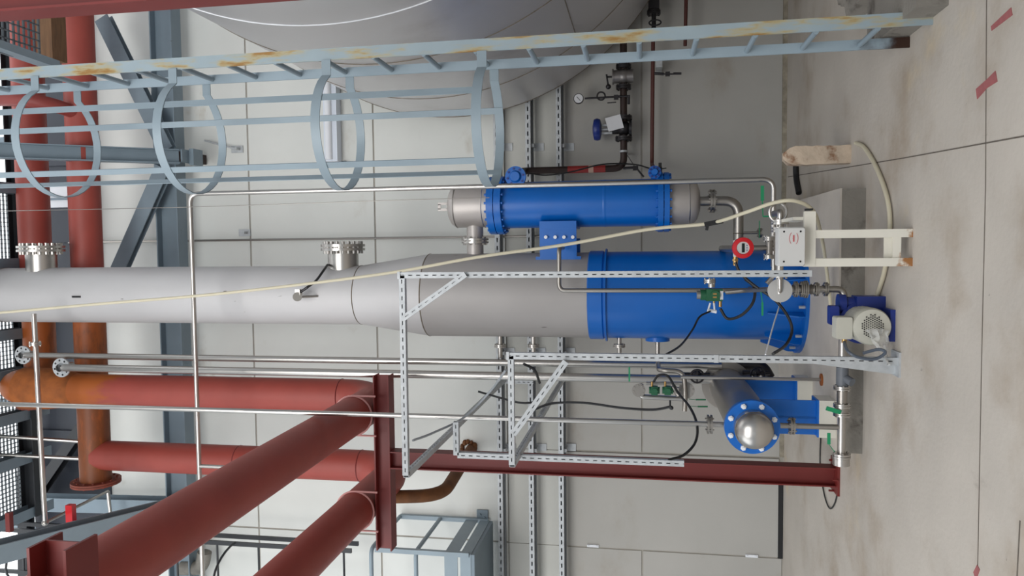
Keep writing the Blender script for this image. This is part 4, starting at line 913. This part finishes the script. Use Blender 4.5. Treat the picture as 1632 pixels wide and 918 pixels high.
part(pgz, 'syphon', MB().cyl(W(932, 157, -.03), W(985, 154, -.03), .011).tube([W(958, 153, -.04)+V((.045*math.cos(a_), 0, .045*math.sin(a_))) for a_ in [2*math.pi*i/20 for i in range(20)]], .009, 6, True), DKSTEEL)
part(pgz, 'gauge_cock', MB().box(W(982, 155, -.03), .05, .04, .05).bar(W(982, 163, -.06), W(968, 164, -.06), .012, .01).cyl(W(1002, 152, -.03), W(1002, 166, -.03), .015).cyl(W(985, 154, -.03), W(1004, 153, -.03), .014), DKSTEEL)
cv = thing('control_valve', 'dark control valve with a blue round actuator and paper tag', 'valve', W(994, 205))
q1 = V((W(994, 205).x, Yz, zst))
part(cv, 'valve_body', MB().ball(q1, .085, 20, 1, (1,0,0)).cyl(q1+V((0,0,-.06)), q1+V((0,0,.13)), .06, n=20).cyl(q1+V((0,0,-.09)), q1+V((0,0,-.06)), .095, n=20), DKSTEEL)
for v in (188, 221): part(cv, 'flange_pair', MB().flange(V((W(994, v).x, Yz, zst)), (1,0,0), .095, .02, 8, br=.010, bl=.02), DKSTEEL)
part(cv, 'yoke', MB().bar(q1+V((.045,0,.12)), q1+V((.045,0,.26)), .02, .02).bar(q1+V((-.045,0,.12)), q1+V((-.045,0,.26)), .02, .02).cyl(q1+V((0,0,.1)), q1+V((0,0,.26)), .014), GALV)
part(cv, 'actuator', MB().lathe(q1+V((0,0,.25)), (0,0,1), [(.06,0),(.115,.015),(.125,.04),(.125,.06),(.115,.085),(.05,.10)], 32), BLUD, 'blue diaphragm actuator')
part(cv, 'paper_tag', MB().obox(q1+V((.05,-.11,.10)), V((.075,.0,.02)), V((0,.002,0)), V((-.02,0,.085))), PAPER, 'white paper tag')
rv = single('upper_dark_valve', 'dark valve and flange group at the top edge beside the tank', 'valve', MB().flange(W(1042, 20), (1,0,0), .075, .02, 6, br=.01).box(W(1042, 8), .10, .10, .12).cyl(W(1042, -20), W(1042, 65), .025).tube([W(1044, 36, -.06)+V((.03*math.cos(a_), -.0, .065*math.sin(a_))) for a_ in [2*math.pi*i/16 for i in range(16)]], .009, 6, True), DKSTEEL)
cr = thing('condensate_pipe', 'brown condensate pipe across the wall below the steam pipe', 'pipe', W(1040, 180))
part(cr, 'tube', MB().pipe([W(1041, 60), W(1040, 150), W(1039, 262), at(1043, 270, YT-.1)], .022, .08), BROWN)
part(cr, 'branch', MB().cyl(W(1042, 117), W(1058, 118), .016).cyl(W(1058, 118), W(1086, 118), .008).box(W(1064, 118), .045, .045, .05).cyl(W(1073, 117), W(1086, 117), .012), DKSTEEL)
part(cr, 'clamp', MB().box(W(1050, 107, .1), .07, .3, .07), GALV)
single('riser_pipe', 'short brown pipe coming in at the top edge right of the ladder rungs', 'pipe', MB().cyl(W(1094, -30), W(1092, 73), .020), BROWN)
tr = single('steam_trap', 'small dark fitting below the steam pipe corner by the exchanger', 'fitting', MB().cyl(W(993, 268, -.03), W(1010, 267, -.03), .015).box(W(1013, 268, -.03), .05, .05, .06).bar(W(1016, 270, -.03), W(1026, 282, -.03), .02, .02).bar(W(1000, 248, -.02), W(1012, 266, -.02), .008, .008), DKSTEEL)
single('vent_cock', 'small black vent cock on the lower exchanger flange', 'fitting', MB().cyl(at(1052, 276, 7.3), at(1052, 266, 7.3), .02).box(at(1052, 264, 7.3), .05, .05, .03).bar(at(1046, 270, 7.3), at(1062, 268, 7.3), .01, .01), BLACK)

# ------------------------------------------------------------------ platform with railing, lower left, and black ladder cage
Yp2, Yp1 = YW-.06, 7.9
xR_ = at(700, 826, Yp2).x; zt4 = at(638, 826, Yp2).z; zf4 = at(778, 828, Yp2).z
rl = thing('guarded_platform', 'blue-grey railed platform on the wall at the bottom edge', 'platform', (xR_-.6, 8.4, zf4))
xo = xR_-1.6
part(rl, 'post', MB().bar((xR_, Yp2, zf4), (xR_, Yp2, zt4), .05, .05), GREY)
part(rl, 'post', MB().bar((xR_, Yp1, zf4), (xR_, Yp1, zt4-.05), .05, .05), GREY)
part(rl, 'top_rail', MB().pipe([(xR_, Yp2, zt4), (xR_, Yp1, zt4), (xo, Yp1, zt4)], .024, .09), GREY)
zmid = at(702, 828, Yp2).z
part(rl, 'mid_rail', MB().pipe([(xR_, Yp2, zmid), (xR_, Yp1, zmid), (xo, Yp1, zmid)], .024, .09), GREY)
for za, zb_ in ((zf4+.13, zf4+.28), (zf4-.02, zf4+.10)):
    part(rl, 'toe_board', MB().box2((xR_-.006, Yp1, za), (xR_+.006, Yp2, zb_)).box2((xo, Yp1-.006, za), (xR_, Yp1+.006, zb_)), GREY, flat=True)
part(rl, 'deck', MB().box2((xo, Yp1, zf4-.06), (xR_, Yp2, zf4-.02)), GREYD, flat=True)
part(rl, 'wall_plate', MB().box((xR_+.05, YW-.02, zf4+.08), .14, .02, .14).bolts((xR_+.05, YW-.03, zf4+.08), (0,-1,0), .03, 2, .02, .012, False), GREYD)
bl = thing('black_ladder', 'black steel ladder with hoops behind the red pipes, bottom left', 'ladder', at(400, 864, 8.3))
Yk2 = 8.35
xk = at(300, 862, Yk2).x; zk0, zk1 = at(560, 862, Yk2).z, at(-40, 862, Yk2).z
for dx, dy in ((0, 0), (.0, .22), (-.55, 0)): part(bl, 'stile', MB().box((xk+dx, Yk2+dy, (zk0+zk1)/2), .05, .03, zk1-zk0), BLKP)
z = zk0+.1
while z < zk1:
    part(bl, 'rung', MB().cyl((xk, Yk2, z), (xk-.55, Yk2, z), .014, n=8), BLKP); z += .55
for u in (375, 60):
    z = at(u, 870, Yk2).z; part(bl, 'hoop', MB().tube([(xk-.28+.30*math.cos(t), Yk2-.5*math.sin(t), z) for t in [math.pi*i/14 for i in range(15)]], .014, 6), BLKP)
single('curved_rust_pipe', 'rusty grey bent pipe stub behind the black ladder', 'pipe', MB().pipe([at(290, 905, 8.7), at(322, 905, 8.7), at(326, 880, 8.7)], .09, .12), mat('grey_rusty', (120,116,108), .6, var=.3, scale=8))
single('red_stub_post', 'short bright red bracket on the slanting beam at bottom left', 'bracket', MB().box2(at(108, 824, 6.9)+V((-.12,-.03,0)), at(118, 812, 6.9)+V((.05,.03,0))), REDM)
single('dark_red_stub', 'short dark red bracket near the left edge above the slanting beam', 'bracket', MB().box(at(15, 832, 6.6), .2, .05, .05), REDB)
bpy.context.view_layer.update()
for o in bpy.data.objects:
    if 'org' in o: del o['org']
